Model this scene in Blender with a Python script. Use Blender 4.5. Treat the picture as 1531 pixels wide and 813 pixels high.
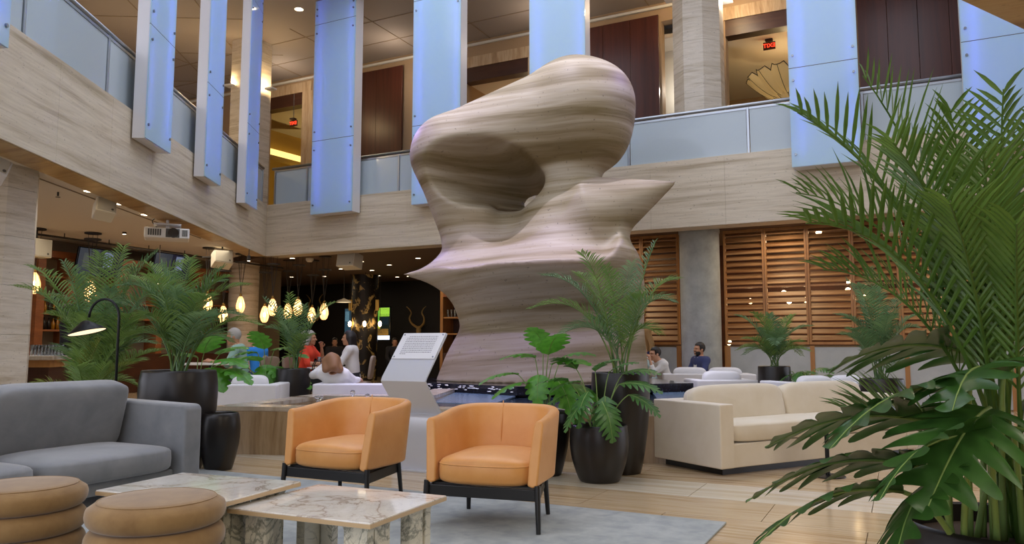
import bpy, math, random
import numpy as np
from mathutils import Vector, Matrix
R = math.radians
SC = bpy.context.scene
COL = SC.collection
for _o in list(bpy.data.objects): bpy.data.objects.remove(_o)

# ------------------------------------------------------------------ camera
F = 1150.0; CAM_H = 1.1; PITCH = math.atan(110/F)
cam = bpy.data.cameras.new('camera'); cam.sensor_width = 36; cam.lens = 36*F/1531; cam.clip_end = 200
cob = bpy.data.objects.new('camera', cam); COL.objects.link(cob)
cob.location = (0, 0, CAM_H); cob.rotation_euler = (math.pi/2 + PITCH, 0, 0)
SC.camera = cob
# ------------------------------------------------------------------ light
SC.view_settings.view_transform = 'Standard'; SC.view_settings.look = 'None'
SC.view_settings.gamma = 1; SC.view_settings.use_curve_mapping = False
SC.view_settings.exposure = 0.25
W = bpy.data.worlds.new('world'); SC.world = W; W.use_nodes = True
W.node_tree.nodes['Background'].inputs[0].default_value = (0.83, 0.86, 1.0, 1)
W.node_tree.nodes['Background'].inputs[1].default_value = 1.75
# ------------------------------------------------------------------ pixel helpers (photograph frame 1531x813)
CT, ST = math.cos(PITCH), math.sin(PITCH)
def ray(px, py):
    a = (px-765.5)/F; b = -(py-406.5)/F
    return Vector((a, CT-b*ST, ST+b*CT))
def at(px, py, Y):
    r = ray(px, py); return Vector((0, 0, CAM_H)) + r*(Y/r.y)
def gr(px, py, z=0.0):
    r = ray(px, py); return Vector((0, 0, CAM_H)) + r*((z-CAM_H)/r.z)
# ------------------------------------------------------------------ object helpers
def link(o, parent=None):
    COL.objects.link(o)
    if parent is not None: o.parent = parent
    return o
def tag(o, label=None, cat=None, group=None, kind=None):
    if label: o['label'] = label
    if cat: o['category'] = cat
    if group: o['group'] = group
    if kind: o['kind'] = kind
    return o
def thing(name, label, cat, loc=(0, 0, 0), rz=0.0, group=None):
    o = bpy.data.objects.new(name, None); o.empty_display_size = 0.1
    o.location = loc; o.rotation_euler = (0, 0, rz)
    COL.objects.link(o)
    return tag(o, label, cat, group)
def kids(o): return [c for c in bpy.data.objects if c.parent == o]
def dup(root, loc=None, rz=None, label=None, parent=None):
    c = root.copy(); COL.objects.link(c)
    if parent is not None: c.parent = parent
    if loc is not None: c.location = loc
    if rz is not None: c.rotation_euler = (0, 0, rz)
    if label: c['label'] = label
    for ch in root.children: dup(ch, parent=c)
    return c
class MB:
    """collects vertices and faces, then becomes one mesh object"""
    def __init__(s): s.v = []; s.f = []
    def add(s, v, f):
        n = len(s.v); s.v += [tuple(p) for p in v]; s.f += [tuple(i+n for i in q) for q in f]; return s
    def box(s, c, d, rot=None, piv=None):
        x, y, z = d[0]/2, d[1]/2, d[2]/2
        vs = [Vector(p) for p in ((-x,-y,-z),(x,-y,-z),(x,y,-z),(-x,y,-z),(-x,-y,z),(x,-y,z),(x,y,z),(-x,y,z))]
        if rot is not None: vs = [rot @ p for p in vs]
        return s.add([p+Vector(c) for p in vs], [(0,3,2,1),(4,5,6,7),(0,1,5,4),(1,2,6,5),(2,3,7,6),(3,0,4,7)])
    def bb(s, a, b):
        return s.box([(a[i]+b[i])/2 for i in range(3)], [abs(b[i]-a[i]) for i in range(3)])
    def prism(s, poly, z0, z1):
        n = len(poly); v = [(p[0], p[1], z0) for p in poly]+[(p[0], p[1], z1) for p in poly]
        f = [tuple(range(n))[::-1], tuple(range(n, 2*n))]+[(i, (i+1) % n, n+(i+1) % n, n+i) for i in range(n)]
        return s.add(v, f)
    def lathe(s, prof, n=32, c=(0, 0, 0), cap=True, sx=1, sy=1):
        v = []; f = []
        for r, z in prof:
            for i in range(n):
                a = 2*math.pi*i/n; v.append((c[0]+sx*r*math.cos(a), c[1]+sy*r*math.sin(a), c[2]+z))
        for j in range(len(prof)-1):
            for i in range(n):
                k = (i+1) % n; f.append((j*n+i, j*n+k, (j+1)*n+k, (j+1)*n+i))
        if cap:
            f.append(tuple(range(n))[::-1]); f.append(tuple((len(prof)-1)*n+i for i in range(n)))
        return s.add(v, f)
    def tube(s, pts, r, n=8, cap=True):
        pts = [Vector(p) for p in pts]; m = len(pts)
        rr = r if isinstance(r, (list, tuple)) else [r]*m
        v = []; f = []; up = Vector((0, 0, 1)); pu = None
        for j, p in enumerate(pts):
            d = (pts[min(j+1, m-1)]-pts[max(j-1, 0)])
            d = d.normalized() if d.length > 1e-9 else Vector((0, 0, 1))
            if pu is None:
                u = d.cross(up if abs(d.z) < .95 else Vector((1, 0, 0))).normalized()
            else:
                u = (pu - d*pu.dot(d))
                u = u.normalized() if u.length > 1e-6 else d.orthogonal().normalized()
            pu = u; w = d.cross(u)
            for i in range(n):
                a = 2*math.pi*i/n; v.append(p + (u*math.cos(a)+w*math.sin(a))*rr[j])
        for j in range(m-1):
            for i in range(n):
                k = (i+1) % n; f.append((j*n+i, j*n+k, (j+1)*n+k, (j+1)*n+i))
        if cap: f.append(tuple(range(n))[::-1]); f.append(tuple((m-1)*n+i for i in range(n)))
        return s.add(v, f)
    def sphere(s, c, r, n=16, m=10):
        rx, ry, rz = r if isinstance(r, (tuple, list)) else (r, r, r)
        v = [(c[0], c[1], c[2]-rz)]; f = []
        for j in range(1, m):
            t = math.pi*j/m - math.pi/2
            for i in range(n):
                a = 2*math.pi*i/n; v.append((c[0]+rx*math.cos(t)*math.cos(a), c[1]+ry*math.cos(t)*math.sin(a), c[2]+rz*math.sin(t)))
        v.append((c[0], c[1], c[2]+rz)); L = len(v)-1
        for i in range(n):
            k = (i+1) % n; f.append((0, 1+k, 1+i)); f.append((L, 1+(m-2)*n+i, 1+(m-2)*n+k))
            for j in range(m-2): f.append((1+j*n+i, 1+j*n+k, 1+(j+1)*n+k, 1+(j+1)*n+i))
        return s.add(v, f)
    def mesh(s, name, mat, smooth=False):
        me = bpy.data.meshes.new(name); me.from_pydata(s.v, [], s.f); me.update()
        if mat: me.materials.append(mat)
        if smooth: me.polygons.foreach_set('use_smooth', [True]*len(me.polygons))
        return me
    def build(s, name, mat, parent=None, smooth=False, bevel=0, seg=2, sub=0, loc=None, rz=None, auto=None):
        o = bpy.data.objects.new(name, s.mesh(name, mat, smooth or auto is not None)); link(o, parent)
        if loc is not None: o.location = loc
        if rz is not None: o.rotation_euler = (0, 0, rz)
        if auto is not None: o.data.set_sharp_from_angle(angle=R(auto))
        if bevel:
            m = o.modifiers.new('bevel', 'BEVEL'); m.width = bevel; m.segments = seg; m.limit_method = 'ANGLE'; m.angle_limit = R(40)
        if sub:
            m = o.modifiers.new('sub', 'SUBSURF'); m.levels = sub; m.render_levels = sub
        return o
def inst(name, me, parent=None, loc=(0, 0, 0), rot=(0, 0, 0), scale=(1, 1, 1)):
    o = bpy.data.objects.new(name, me); link(o, parent); o.location = loc; o.rotation_euler = rot; o.scale = scale
    return o
def smooth_path(p, n=8):
    """Catmull-Rom through the points"""
    p = [Vector(q) for q in p]; out = []
    for i in range(len(p)-1):
        a = p[max(i-1, 0)]; b = p[i]; c = p[i+1]; d = p[min(i+2, len(p)-1)]
        for k in range(n):
            t = k/n
            out.append(.5*((2*b)+(c-a)*t+(2*a-5*b+4*c-d)*t*t+(3*b-a-3*c+d)*t**3))
    out.append(p[-1]); return out
# ------------------------------------------------------------------ signed distance meshing (naive surface nets)
def net(fn, lo, hi, h):
    lo = np.array(lo, float); n = [int(math.ceil((hi[i]-lo[i])/h))+1 for i in range(3)]
    ax = [lo[i]+h*np.arange(n[i]) for i in range(3)]
    X, Y, Z = np.meshgrid(*ax, indexing='ij')
    V = fn(X, Y, Z)
    S = V < 0
    c = [n[i]-1 for i in range(3)]
    cnt = np.zeros(c); acc = np.zeros(c+[3])
    def sl(o): return tuple(slice(o[i], o[i]+c[i]) for i in range(3))
    for a in range(3):
        b, d = [(1, 2), (0, 2), (0, 1)][a]
        for ob in (0, 1):
            for od in (0, 1):
                o0 = [0, 0, 0]; o0[b] = ob; o0[d] = od; o1 = list(o0); o1[a] = 1
                v0 = V[sl(o0)]; v1 = V[sl(o1)]; m = (v0 < 0) != (v1 < 0)
                t = np.where(m, v0/np.where(m, v0-v1, 1), 0)
                cnt += m
                acc[..., a] += np.where(m, t, 0); acc[..., b] += m*ob; acc[..., d] += m*od
    act = cnt > 0
    idx = -np.ones(c, int); idx[act] = np.arange(act.sum())
    g = np.stack(np.meshgrid(*[np.arange(k) for k in c], indexing='ij'), -1)
    verts = lo + h*(g[act] + acc[act]/cnt[act][:, None])
    faces = []
    for a in range(3):
        b, d = [(1, 2), (2, 0), (0, 1)][a]
        s0 = [slice(1, c[i]) for i in range(3)]; s0[a] = slice(0, c[a]); s1 = list(s0); s1[a] = slice(1, c[a]+1)
        A = S[tuple(s0)]; B = S[tuple(s1)]
        for flag, m in ((0, A & ~B), (1, ~A & B)):
            q = np.argwhere(m)
            if not len(q): continue
            off = np.array([1, 1, 1]); off[a] = 0; q = q+off
            eb = np.zeros(3, int); eb[b] = 1; ed = np.zeros(3, int); ed[d] = 1
            k = [idx[tuple((q-eb-ed).T)], idx[tuple((q-ed).T)], idx[tuple(q.T)], idx[tuple((q-eb).T)]]
            if flag: k = k[::-1]
            faces.append(np.stack(k, 1))
    return verts, np.concatenate(faces)
def cone(P, a, b, r1, r2, sc=(1, 1, 1)):
    a = np.array(a, float); b = np.array(b, float); s = np.array(sc, float)
    d = (b-a)*s; L = float(d@d)+1e-12
    q = [(P[i]-a[i])*s[i] for i in range(3)]
    t = np.clip((q[0]*d[0]+q[1]*d[1]+q[2]*d[2])/L, 0, 1)
    return np.sqrt(sum((q[i]-t*d[i])**2 for i in range(3))) - (r1+(r2-r1)*t)
def ell(P, c, r):
    k = np.sqrt(sum(((P[i]-c[i])/r[i])**2 for i in range(3)))
    return (k-1)*min(r)
def smin(a, b, k):
    h = np.clip(.5+.5*(b-a)/k, 0, 1); return b+(a-b)*h-k*h*(1-h)
def smax(a, b, k): return -smin(-a, -b, k)
def net_mesh(name, vf, mat, smooth=True):
    v, f = vf
    me = bpy.data.meshes.new(name); me.from_pydata(v.tolist(), [], f.tolist()); me.update()
    if mat: me.materials.append(mat)
    if smooth: me.polygons.foreach_set('use_smooth', [True]*len(me.polygons))
    return me
# ------------------------------------------------------------------ materials
M = {}
def lin(h):
    c = [int(h[i:i+2], 16)/255 for i in (0, 2, 4)]
    return tuple(x/12.92 if x <= .04045 else ((x+.055)/1.055)**2.4 for x in c)+(1.0,)
class NT:
    def __init__(s, name):
        s.m = bpy.data.materials.new(name); s.m.use_nodes = True; M[name] = s.m
        s.t = s.m.node_tree; s.b = s.t.nodes['Principled BSDF']
    def n(s, kind, **k):
        o = s.t.nodes.new(kind)
        for a, v in k.items(): setattr(o, a, v)
        return o
    def l(s, a, b): s.t.links.new(a, b)
    def set(s, **k):
        for a, v in k.items(): s.b.inputs[a.replace('_', ' ')].default_value = v
        return s
    def pos(s, scale=(1, 1, 1), rot=(0, 0, 0), coord='world'):
        if coord == 'world': src = s.n('ShaderNodeNewGeometry').outputs['Position']
        else: src = s.n('ShaderNodeTexCoord').outputs['Object']
        if any(rot):
            r = s.n('ShaderNodeMapping'); r.inputs['Rotation'].default_value = rot; s.l(src, r.inputs['Vector']); src = r.outputs[0]
        m = s.n('ShaderNodeMapping'); m.inputs['Scale'].default_value = scale; s.l(src, m.inputs['Vector']); return m.outputs[0]
    def noise(s, vec, scale=1, detail=6, rough=.6, dist=0.0):
        o = s.n('ShaderNodeTexNoise'); o.inputs['Scale'].default_value = scale; o.inputs['Detail'].default_value = detail
        o.inputs['Roughness'].default_value = rough; o.inputs['Distortion'].default_value = dist
        s.l(vec, o.inputs['Vector']); return o.outputs['Fac']
    def ramp(s, fac, stops):
        o = s.n('ShaderNodeValToRGB'); e = o.color_ramp.elements
        while len(e) < len(stops): e.new(.5)
        for i, (p, c) in enumerate(stops):
            e[i].position = p; e[i].color = lin(c) if isinstance(c, str) else (c, c, c, 1)
        s.l(fac, o.inputs[0]); return o.outputs[0]
    def mix(s, fac, a, b, mode='MIX'):
        o = s.n('ShaderNodeMix', data_type='RGBA', blend_type=mode)
        if isinstance(fac, float): o.inputs[0].default_value = fac
        else: s.l(fac, o.inputs[0])
        for i, x in ((6, a), (7, b)):
            if isinstance(x, str): o.inputs[i].default_value = lin(x)
            else: s.l(x, o.inputs[i])
        return o.outputs[2]
    def col(s, c): s.l(c, s.b.inputs['Base Color']); return s
    def bump(s, h, strength=.2, dist=.01):
        o = s.n('ShaderNodeBump'); o.inputs['Strength'].default_value = strength; o.inputs['Distance'].default_value = dist
        s.l(h, o.inputs['Height']); s.l(o.outputs[0], s.b.inputs['Normal']); return s
def flat(name, hexc, rough=.5, **k):
    n = NT(name); n.set(Base_Color=lin(hexc), Roughness=rough, **k); return n
def travertine(name, a, b, c, rot=(0, 0, 0), sc=(.35, .35, 5.5), rough=.45, pits=True, strength=1.0, wob=.25, det=8, dr=.65, dist=.3, stops=lambda a, b, c: [(.30, b), (.42, a), (.52, c), (.60, a), (.72, b)]):
    n = NT(name)
    v = n.pos(sc, rot)
    w = n.noise(n.pos((.5, .5, .5), rot), 1.0, 3, .5)
    add = n.n('ShaderNodeVectorMath', operation='MULTIPLY_ADD')
    cmb = n.n('ShaderNodeCombineXYZ'); 
    k = list(sc).index(max(sc)); n.l(w, cmb.inputs[k])
    n.l(cmb.outputs[0], add.inputs[0]); add.inputs[1].default_value = (wob*max(sc),)*3; n.l(v, add.inputs[2])
    f1 = n.noise(add.outputs[0], 1.0, det, dr, dist)
    col = n.ramp(f1, stops(a, b, c))
    f2 = n.noise(n.pos(tuple(x*2.2 for x in sc), rot), 3.0, 4, .7)
    col2 = n.ramp(f2, [(.35, .82), (.6, 1.0)])
    col = n.mix(.6*strength, col, col2, 'MULTIPLY')
    if pits:
        p = n.noise(n.pos(tuple((22 if x < 1 else x*9) for x in sc), rot), 1.0, 2, .5)
        pr = n.ramp(p, [(.26, .45), (.33, 1.0)])
        col = n.mix(.8, col, pr, 'MULTIPLY')
    n.col(col).set(Roughness=rough); return n
BROT = (0, 0, 0.4676)     # turns world positions into the frame of the back wall
travertine('fascia_stone', 'C4B69D', '9C8C6F', 'D4C8B1', sc=(.22, .22, 5.0), wob=.10)
travertine('column_stone', 'C6BAA5', 'A39379', 'D4CAB9', sc=(.5, .5, 6), wob=.1)
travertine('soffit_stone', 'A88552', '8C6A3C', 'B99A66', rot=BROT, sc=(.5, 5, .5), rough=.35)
travertine('sculpture', '98896C', '75643F', 'ADA088', sc=(.09, .10, 1.9), rough=.56, rot=(.03, .07, 0), wob=.035, det=6, dr=.60, dist=.08, stops=lambda a, b, c: [(.30, a), (.38, b), (.45, a), (.50, c), (.55, a), (.60, b), (.64, a), (.70, c)])
travertine('floor_stone', 'B89D76', '9F845E', 'C8B392', rot=BROT, sc=(.35, 7, .5), rough=.14, pits=False)
travertine('floor_pale', 'D2C5AC', 'C2B295', 'DCD2BE', rot=BROT, sc=(.35, 7, .5), rough=.14, pits=False)
travertine('pool_stone', '9A7F5C', '785C3E', 'AD9370', sc=(7, 7, .6), rough=.3, pits=False)
travertine('pool_ledge', 'B5A48E', '978468', 'C4B7A4', rot=BROT, sc=(.5, 6, .5), rough=.2, pits=False)
travertine('lintel_stone', 'B79A78', '8F7454', 'C9B292', sc=(5, 5, .5), rough=.4, pits=False)
flat('grout', 'A58B66', .7)
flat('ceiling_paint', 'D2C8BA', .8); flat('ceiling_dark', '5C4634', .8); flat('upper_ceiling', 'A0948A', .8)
flat('ceiling_line', '8C7A64', .8)
n = NT('concrete'); n.col(n.ramp(n.noise(n.pos((1, 1, 1)), 3, 7, .7), [(.3, '92948E'), (.55, 'A9ACA6'), (.75, 'B8BAB2')])).set(Roughness=.75); n.bump(n.noise(n.pos(), 30, 4), .1)
n = NT('grey_panel'); n.col(n.ramp(n.noise(n.pos((1, 1, 1)), 2, 5, .6), [(.3, 'A9AEAF'), (.7, 'BDC1C0')])).set(Roughness=.6)
def wood(name, a, b, sc, rot=(0, 0, 0), rough=.45, coord='world'):
    n = NT(name); f = n.noise(n.pos(sc, rot, coord), 1, 6, .65, .4)
    n.col(n.ramp(f, [(.3, a), (.68, b)])).set(Roughness=rough); return n
wood('slat_wood', '84552E', 'BF9566', (.9, 9, 9), BROT)
wood('frame_wood', '94622F', 'B58045', (6, 6, .8), rough=.4)
wood('dark_panel', '3E1E17', '572C20', (7, 7, .35), rough=.3)
wood('brown_lintel', '3A2118', '4E3021', (1, 6, 6), BROT, rough=.4)
wood('shelf_wood', '6E3E20', '95592E', (2, 2, 8), rough=.45)
wood('bar_wood', '33190E', '4E2A16', (1, 1, 6), rough=.4)
flat('mezz_wall', 'A48A6C', .7); flat('yellow_wall', 'B09048', .7); flat('white_wall', 'D8D5CC', .7)
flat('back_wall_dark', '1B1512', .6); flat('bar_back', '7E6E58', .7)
flat('rail_metal', 'AAB0B6', .3, Metallic=.9); flat('fin_metal', 'D9D9DB', .4, Metallic=.25)
flat('bolt_metal', '8E949A', .3, Metallic=1.0)
n = NT('rail_glass'); n.set(Base_Color=lin('ABB8BE'), Roughness=.25, Coat_Weight=.4, Coat_Roughness=.05)
n = NT('fin_glass')      # frosted glass sheet lit from behind by the strips in the fin
tr = n.n('ShaderNodeBsdfTranslucent'); tr.inputs[0].default_value = lin('DCEBF5')
df = n.n('ShaderNodeBsdfDiffuse'); df.inputs[0].default_value = lin('BFE0EC')
gl = n.n('ShaderNodeBsdfGlossy'); gl.inputs['Roughness'].default_value = .08
m1 = n.n('ShaderNodeMixShader'); m1.inputs[0].default_value = .27; n.l(df.outputs[0], m1.inputs[1]); n.l(tr.outputs[0], m1.inputs[2])
m2 = n.n('ShaderNodeMixShader'); fr = n.n('ShaderNodeFresnel'); fr.inputs[0].default_value = 1.45
n.l(fr.outputs[0], m2.inputs[0]); n.l(m1.outputs[0], m2.inputs[1]); n.l(gl.outputs[0], m2.inputs[2])
n.l(m2.outputs[0], n.t.nodes['Material Output'].inputs[0])
flat('glass_edge', '8FD0CF', .1)
def emit(name, hexc, s):
    n = NT(name); n.set(Base_Color=(0, 0, 0, 1), Emission_Color=lin(hexc), Emission_Strength=s); return n
emit('led_blue', '5A60FF', 95.0); emit('led_dim', '5A60FF', 40.0); emit('lamp_warm', 'FFD9A0', 14.0); emit('downlight', 'FFE9C8', 10.0); emit('bulb', 'FFD9A0', 20.0)
emit('exit_red', 'FF3A20', 3.0); emit('cove_yellow', 'FFD878', 1.6); emit('lamp_white', 'FFE6B8', 1.3)
flat('cord', '2A2520', .6); flat('black_metal', '1E1F20', .4, Metallic=.6); flat('bronze', '8A6A30', .35, Metallic=.8)
n = NT('pendant_glass'); n.set(Base_Color=lin('F6D09A'), Roughness=.25, Transmission_Weight=.75, Emission_Color=lin('FFC880'), Emission_Strength=1.7)
flat('speaker_case', 'D6CDB6', .6); flat('speaker_grille', 'B9B3A2', .7); flat('projector_white', 'DAD8D0', .45); flat('dark_vent', '55544F', .6)
n = NT('lens'); n.set(Base_Color=lin('0B1016'), Roughness=.05, Coat_Weight=1.0)
# furniture
n = NT('orange_leather'); f = n.noise(n.pos(coord='obj'), 5, 4, .6)
n.col(n.ramp(f, [(.3, 'CB8B44'), (.7, 'D69A56')])).set(Roughness=.42, Sheen_Weight=.1)
n.bump(n.noise(n.pos(coord='obj'), 260, 3, .6), .08, .002)
def velvet(name, a, b, sc=6, rough=.85, sheen=.5, weave=420):
    n = NT(name); f = n.noise(n.pos(coord='obj'), sc, 5, .6, .3)
    n.col(n.ramp(f, [(.32, a), (.68, b)])).set(Roughness=rough, Sheen_Weight=sheen, Sheen_Roughness=.4)
    n.bump(n.noise(n.pos(coord='obj'), weave, 2, .5), .12, .002); return n
velvet('grey_velvet', '737679', '888A8B', 4); velvet('pouf_mohair', '7C5E36', '907246', 9, sheen=.35); velvet('ivory_linen', 'D6CAB2', 'DED4C0', 3, sheen=.2)
velvet('white_linen', 'D9D8DA', 'E2E1E2', 3, sheen=.2); velvet('rug', '82898A', 'A2A7A4', 7, .95, .2, 160)
n = NT('marble'); 
v = n.pos((1, 1, 1), (.3, .2, .5)); w = n.noise(v, 2.2, 9, .62, 1.2); w2 = n.noise(v, 5.5, 8, .65, 1.5)
c1 = n.ramp(w, [(.40, 'DFDAD0'), (.48, 'D6CFC2'), (.502, 'A89888'), (.525, 'D8D2C6'), (.66, 'E6E2DA')])
c2 = n.ramp(w2, [(.47, 1.0), (.497, .75), (.52, 1.0)])
n.col(n.mix(.6, c1, c2, 'MULTIPLY')).set(Roughness=.08, Coat_Weight=.3)
n = NT('marble_green'); v = n.pos((1, 1, 1), (.9, .2, .1)); w = n.noise(v, 2.6, 9, .62, 1.4); w2 = n.noise(v, 6, 8, .62, 1.6)
c1 = n.ramp(w, [(.36, 'CFC9B2'), (.475, 'D8D2BC'), (.505, '8A8A7A'), (.53, 'D2CCB6'), (.66, 'DDD6C0')]); c2 = n.ramp(w2, [(.47, 1.0), (.497, .62), (.52, 1.0)])
n.col(n.mix(.7, c1, c2, 'MULTIPLY')).set(Roughness=.15)
flat('table_edge', 'BFA47C', .35); flat('pot_black', '1C1816', .34); flat('soil', '3A2A1C', .95)
flat('black_lacquer', '1C1B1A', .35); flat('lectern_metal', 'CBCBCE', .32, Metallic=.35); flat('plaque', 'D6D5D6', .35); flat('ink', '77757A', .7)
n = NT('granite_black'); sp = n.noise(n.pos((40, 40, 40)), 1, 3, .7); n.col(n.ramp(sp, [(.55, '14161F'), (.68, '2A2D3C'), (.75, '9AA0B4')])).set(Roughness=.08)
n = NT('spill_steel'); n.set(Base_Color=lin('6F8596'), Roughness=.18, Metallic=.3)
n.bump(n.noise(n.pos((3, 14, 3)), 4, 3), .15, .02)
n = NT('water'); n.set(Base_Color=lin('27323C'), Roughness=.04, IOR=1.33, Specular_IOR_Level=.8); n.bump(n.noise(n.pos((3, 3, 3)), 3, 4, .6), .25, .03)
n = NT('water_jet'); n.set(Base_Color=(1, 1, 1, 1), Roughness=.05, Transmission_Weight=.9, IOR=1.33)
# leaves
def leaf(name, a, b, rough=.38, tr=.35):
    n = NT(name); f = n.noise(n.pos(coord='obj'), 7, 3, .5)
    c = n.ramp(f, [(.3, a), (.7, b)])
    n.col(c).set(Roughness=rough)
    t = n.n('ShaderNodeBsdfTranslucent'); n.l(c, t.inputs[0]); m = n.n('ShaderNodeMixShader'); m.inputs[0].default_value = tr
    n.l(n.b.outputs[0], m.inputs[1]); n.l(t.outputs[0], m.inputs[2]); n.l(m.outputs[0], n.t.nodes['Material Output'].inputs[0]); return n
leaf('palm_leaf', '5E7E3C', '86A254'); leaf('palm_dark', '567850', '7C9C66'); leaf('palm_fore', '486A2A', '64863A', .34, .3); leaf('palm_olive', '5E7030', '86903E')
leaf('philo_leaf', '2E5224', '3F6B2E', .32, .2); leaf('monstera_leaf', '4B8A2E', '64A83A', .32); leaf('philo_mid', '44703A', '5B8A48', .32)
flat('stem_green', '7C9850', .5); flat('stem_brown', '77683F', .6)
# people
flat('skin', 'C99A7C', .55); flat('skin_tan', 'B98664', .55); flat('hair_dark', '1C1614', .5); flat('hair_grey', 'A9A39B', .7); flat('hair_brown', '8A6240', .6); flat('hair_blond', 'A5814F', .6); flat('hair_white', 'C9C2B8', .7)
flat('cloth_teal', '8FB0A2', .85); flat('cloth_blue', '2F86D8', .85); flat('cloth_red', 'E8492E', .85); flat('cloth_white', 'DEDCD8', .85)
flat('cloth_navy', '39416A', .8); flat('cloth_dark', '1C1A1E', .85); flat('cloth_tan', 'B08E5E', .85); flat('cloth_pale', 'BFD6D6', .85); flat('trouser_grey', '4B4B50', .85)
flat('denim', '37456B', .85); flat('eye_dark', '17110E', .3); flat('lip', 'A4614F', .5); flat('taupe', '8F7F6C', .8); flat('black_leather', '17171A', .4); flat('tabletop', 'D9D4CA', .3)
flat('glass_clear', 'E6EEF2', .05, Transmission_Weight=.9); flat('drink_amber', 'D99A2E', .1, Transmission_Weight=.5); flat('antler', 'A8884E', .5); flat('gold', 'C39B4B', .4, Metallic=.7)
flat('screen_black', '08090C', .15); flat('paper', 'E8E6E0', .7)
# ------------------------------------------------------------------ frames of the two atrium walls
CORNER = gr(397, 383, 3.3); CORNER.z = 0
aL = math.atan((697-765.5)/F); aB = math.atan((-1512-765.5)/F)
dL = Vector((-math.sin(aL), -math.cos(aL), 0)); nL = Vector((-dL.y, dL.x, 0))      # along the left wall toward the camera / into the atrium
dB = Vector((-math.sin(aB), -math.cos(aB), 0)); nB = Vector((-dB.y, dB.x, 0))      # along the back wall to the right / behind it
rL = math.atan2(dL.y, dL.x); rB = math.atan2(dB.y, dB.x)
def Lw(s, n, z=0): return CORNER + dL*s + nL*n + Vector((0, 0, z))
def Bw(s, n, z=0): return CORNER + dB*s + nB*n + Vector((0, 0, z))
def onB(px, py, n=0.0):
    r = ray(px, py); o = Vector((0, 0, CAM_H))-CORNER
    t = (n-o.dot(nB))/r.dot(nB); p = o+r*t; return p.dot(dB), p.z
def onL(px, py, n=0.0):
    r = ray(px, py); o = Vector((0, 0, CAM_H))-CORNER
    t = (n-o.dot(nL))/r.dot(nL); p = o+r*t; return p.dot(dL), p.z
def frame(name, which, kind='structure'):
    o = bpy.data.objects.new(name, None); COL.objects.link(o); o.location = CORNER
    o.rotation_euler = (0, 0, rL if which == 'L' else rB)
    if kind: o['kind'] = kind
    return o
Z0, Z1, ZR = 3.30, 4.55, 5.50          # underside and top of the fascia, top of the rail
# --------- floor: stone tiles laid along the back wall, a pale strip among them
fl = MB(); fl.box((0, 7, -.06), (60, 50, .08)); floor = fl.build('floor', M['grout']); tag(floor, kind='structure')
def in_view(p, m=.8):
    if p.y < 2.0: return False
    return abs(p.x) < p.y*.70 + m
TW, TH_ = 1.22, 0.61
tile_me = {}
for nm in ('floor_stone', 'floor_pale'):
    b = MB(); b.box((0, 0, -.01), (TW-.005, TH_-.005, .02)); tile_me[nm] = b.mesh('tile', M[nm])
org = gr(930, 722)                     # a point on the pale strip
for j in range(-8, 9):
    for i in range(-7, 8):
        c = org + dB*((i+.5*(j % 2))*TW) + nB*(j*TH_); c.z = 0
        if not in_view(c) or c.y > 9.6 or c.y < 2.6: continue
        o = inst('tile', tile_me['floor_pale' if j == 0 else 'floor_stone'], floor, c, (0, 0, rB))
far = MB()
for j in range(-60, 60):
    for i in range(-40, 40):
        c = org + dB*((i+.5*(j % 2))*TW) + nB*(j*TH_)
        if not in_view(c, 4) or c.y <= 9.6 or c.y > 30: continue
        far.box((c.x, c.y, -.01), (TW-.005, TH_-.005, .02), Matrix.Rotation(rB, 3, 'Z'))
o = far.build('far_tile', M['floor_stone'], floor); tag(o, kind='stuff')
# --------- fascia of the balcony on the left and at the back
def fascia(name, which, s0, s1, step, sgn):
    root = frame(name, which)
    b = MB(); b.bb((s0-.3, -sgn*.03, Z0+.02), (s1, -sgn*.34, Z1-.02)); b.build('core', M['grout'], root)
    s = s0
    while s < s1-.01:
        e = min(s+step, s1)
        b = MB(); b.bb((s+.0012, 0, Z0), (e-.0012, -sgn*.03, Z1)); b.build('stone_panel', M['fascia_stone'], root)
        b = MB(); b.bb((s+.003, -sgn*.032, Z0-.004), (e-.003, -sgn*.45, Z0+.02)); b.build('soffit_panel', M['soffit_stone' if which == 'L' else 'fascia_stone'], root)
        s = e
    b = MB(); b.bb((s0, .0, Z1), (s1, -sgn*.16, Z1+.03)); b.build('ledge', M['fascia_stone'], root)
    return root
wl = fascia('wall_left', 'L', 0, 15.4, 1.4, 1)
wb = fascia('wall_back', 'B', 0, 19.6, 1.4, -1)
# --------- slabs between the storeys: ceilings of the ground floor, floors of the mezzanine
def slab(name, pts, z0, z1, m):
    b = MB(); b.prism([(p.x, p.y) for p in pts], z0, z1); o = b.build(name, M[m]); return tag(o, kind='structure')
ZC = 3.40
slab('ceiling', [Lw(0, -.46), Lw(-.30, -.46), Lw(-6.4, -5.0), Lw(-4, -13), Lw(15.4, -13), Lw(15.4, -.46)][::1], ZC, 4.48, 'ceiling_paint')
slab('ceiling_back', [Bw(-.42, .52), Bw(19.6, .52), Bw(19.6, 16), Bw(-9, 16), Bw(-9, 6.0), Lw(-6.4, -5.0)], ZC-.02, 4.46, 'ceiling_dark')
# dark joint lines across the pale ceiling
b = MB()
for a, c in (((46, 262), (215, 325)), ((215, 325), (300, 356))):
    p, q = gr(*a, ZC-.004), gr(*c, ZC-.004); b.tube([p, q], .012, 6)
tag(b.build('trim_1', M['ceiling_line']), kind='structure')
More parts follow.
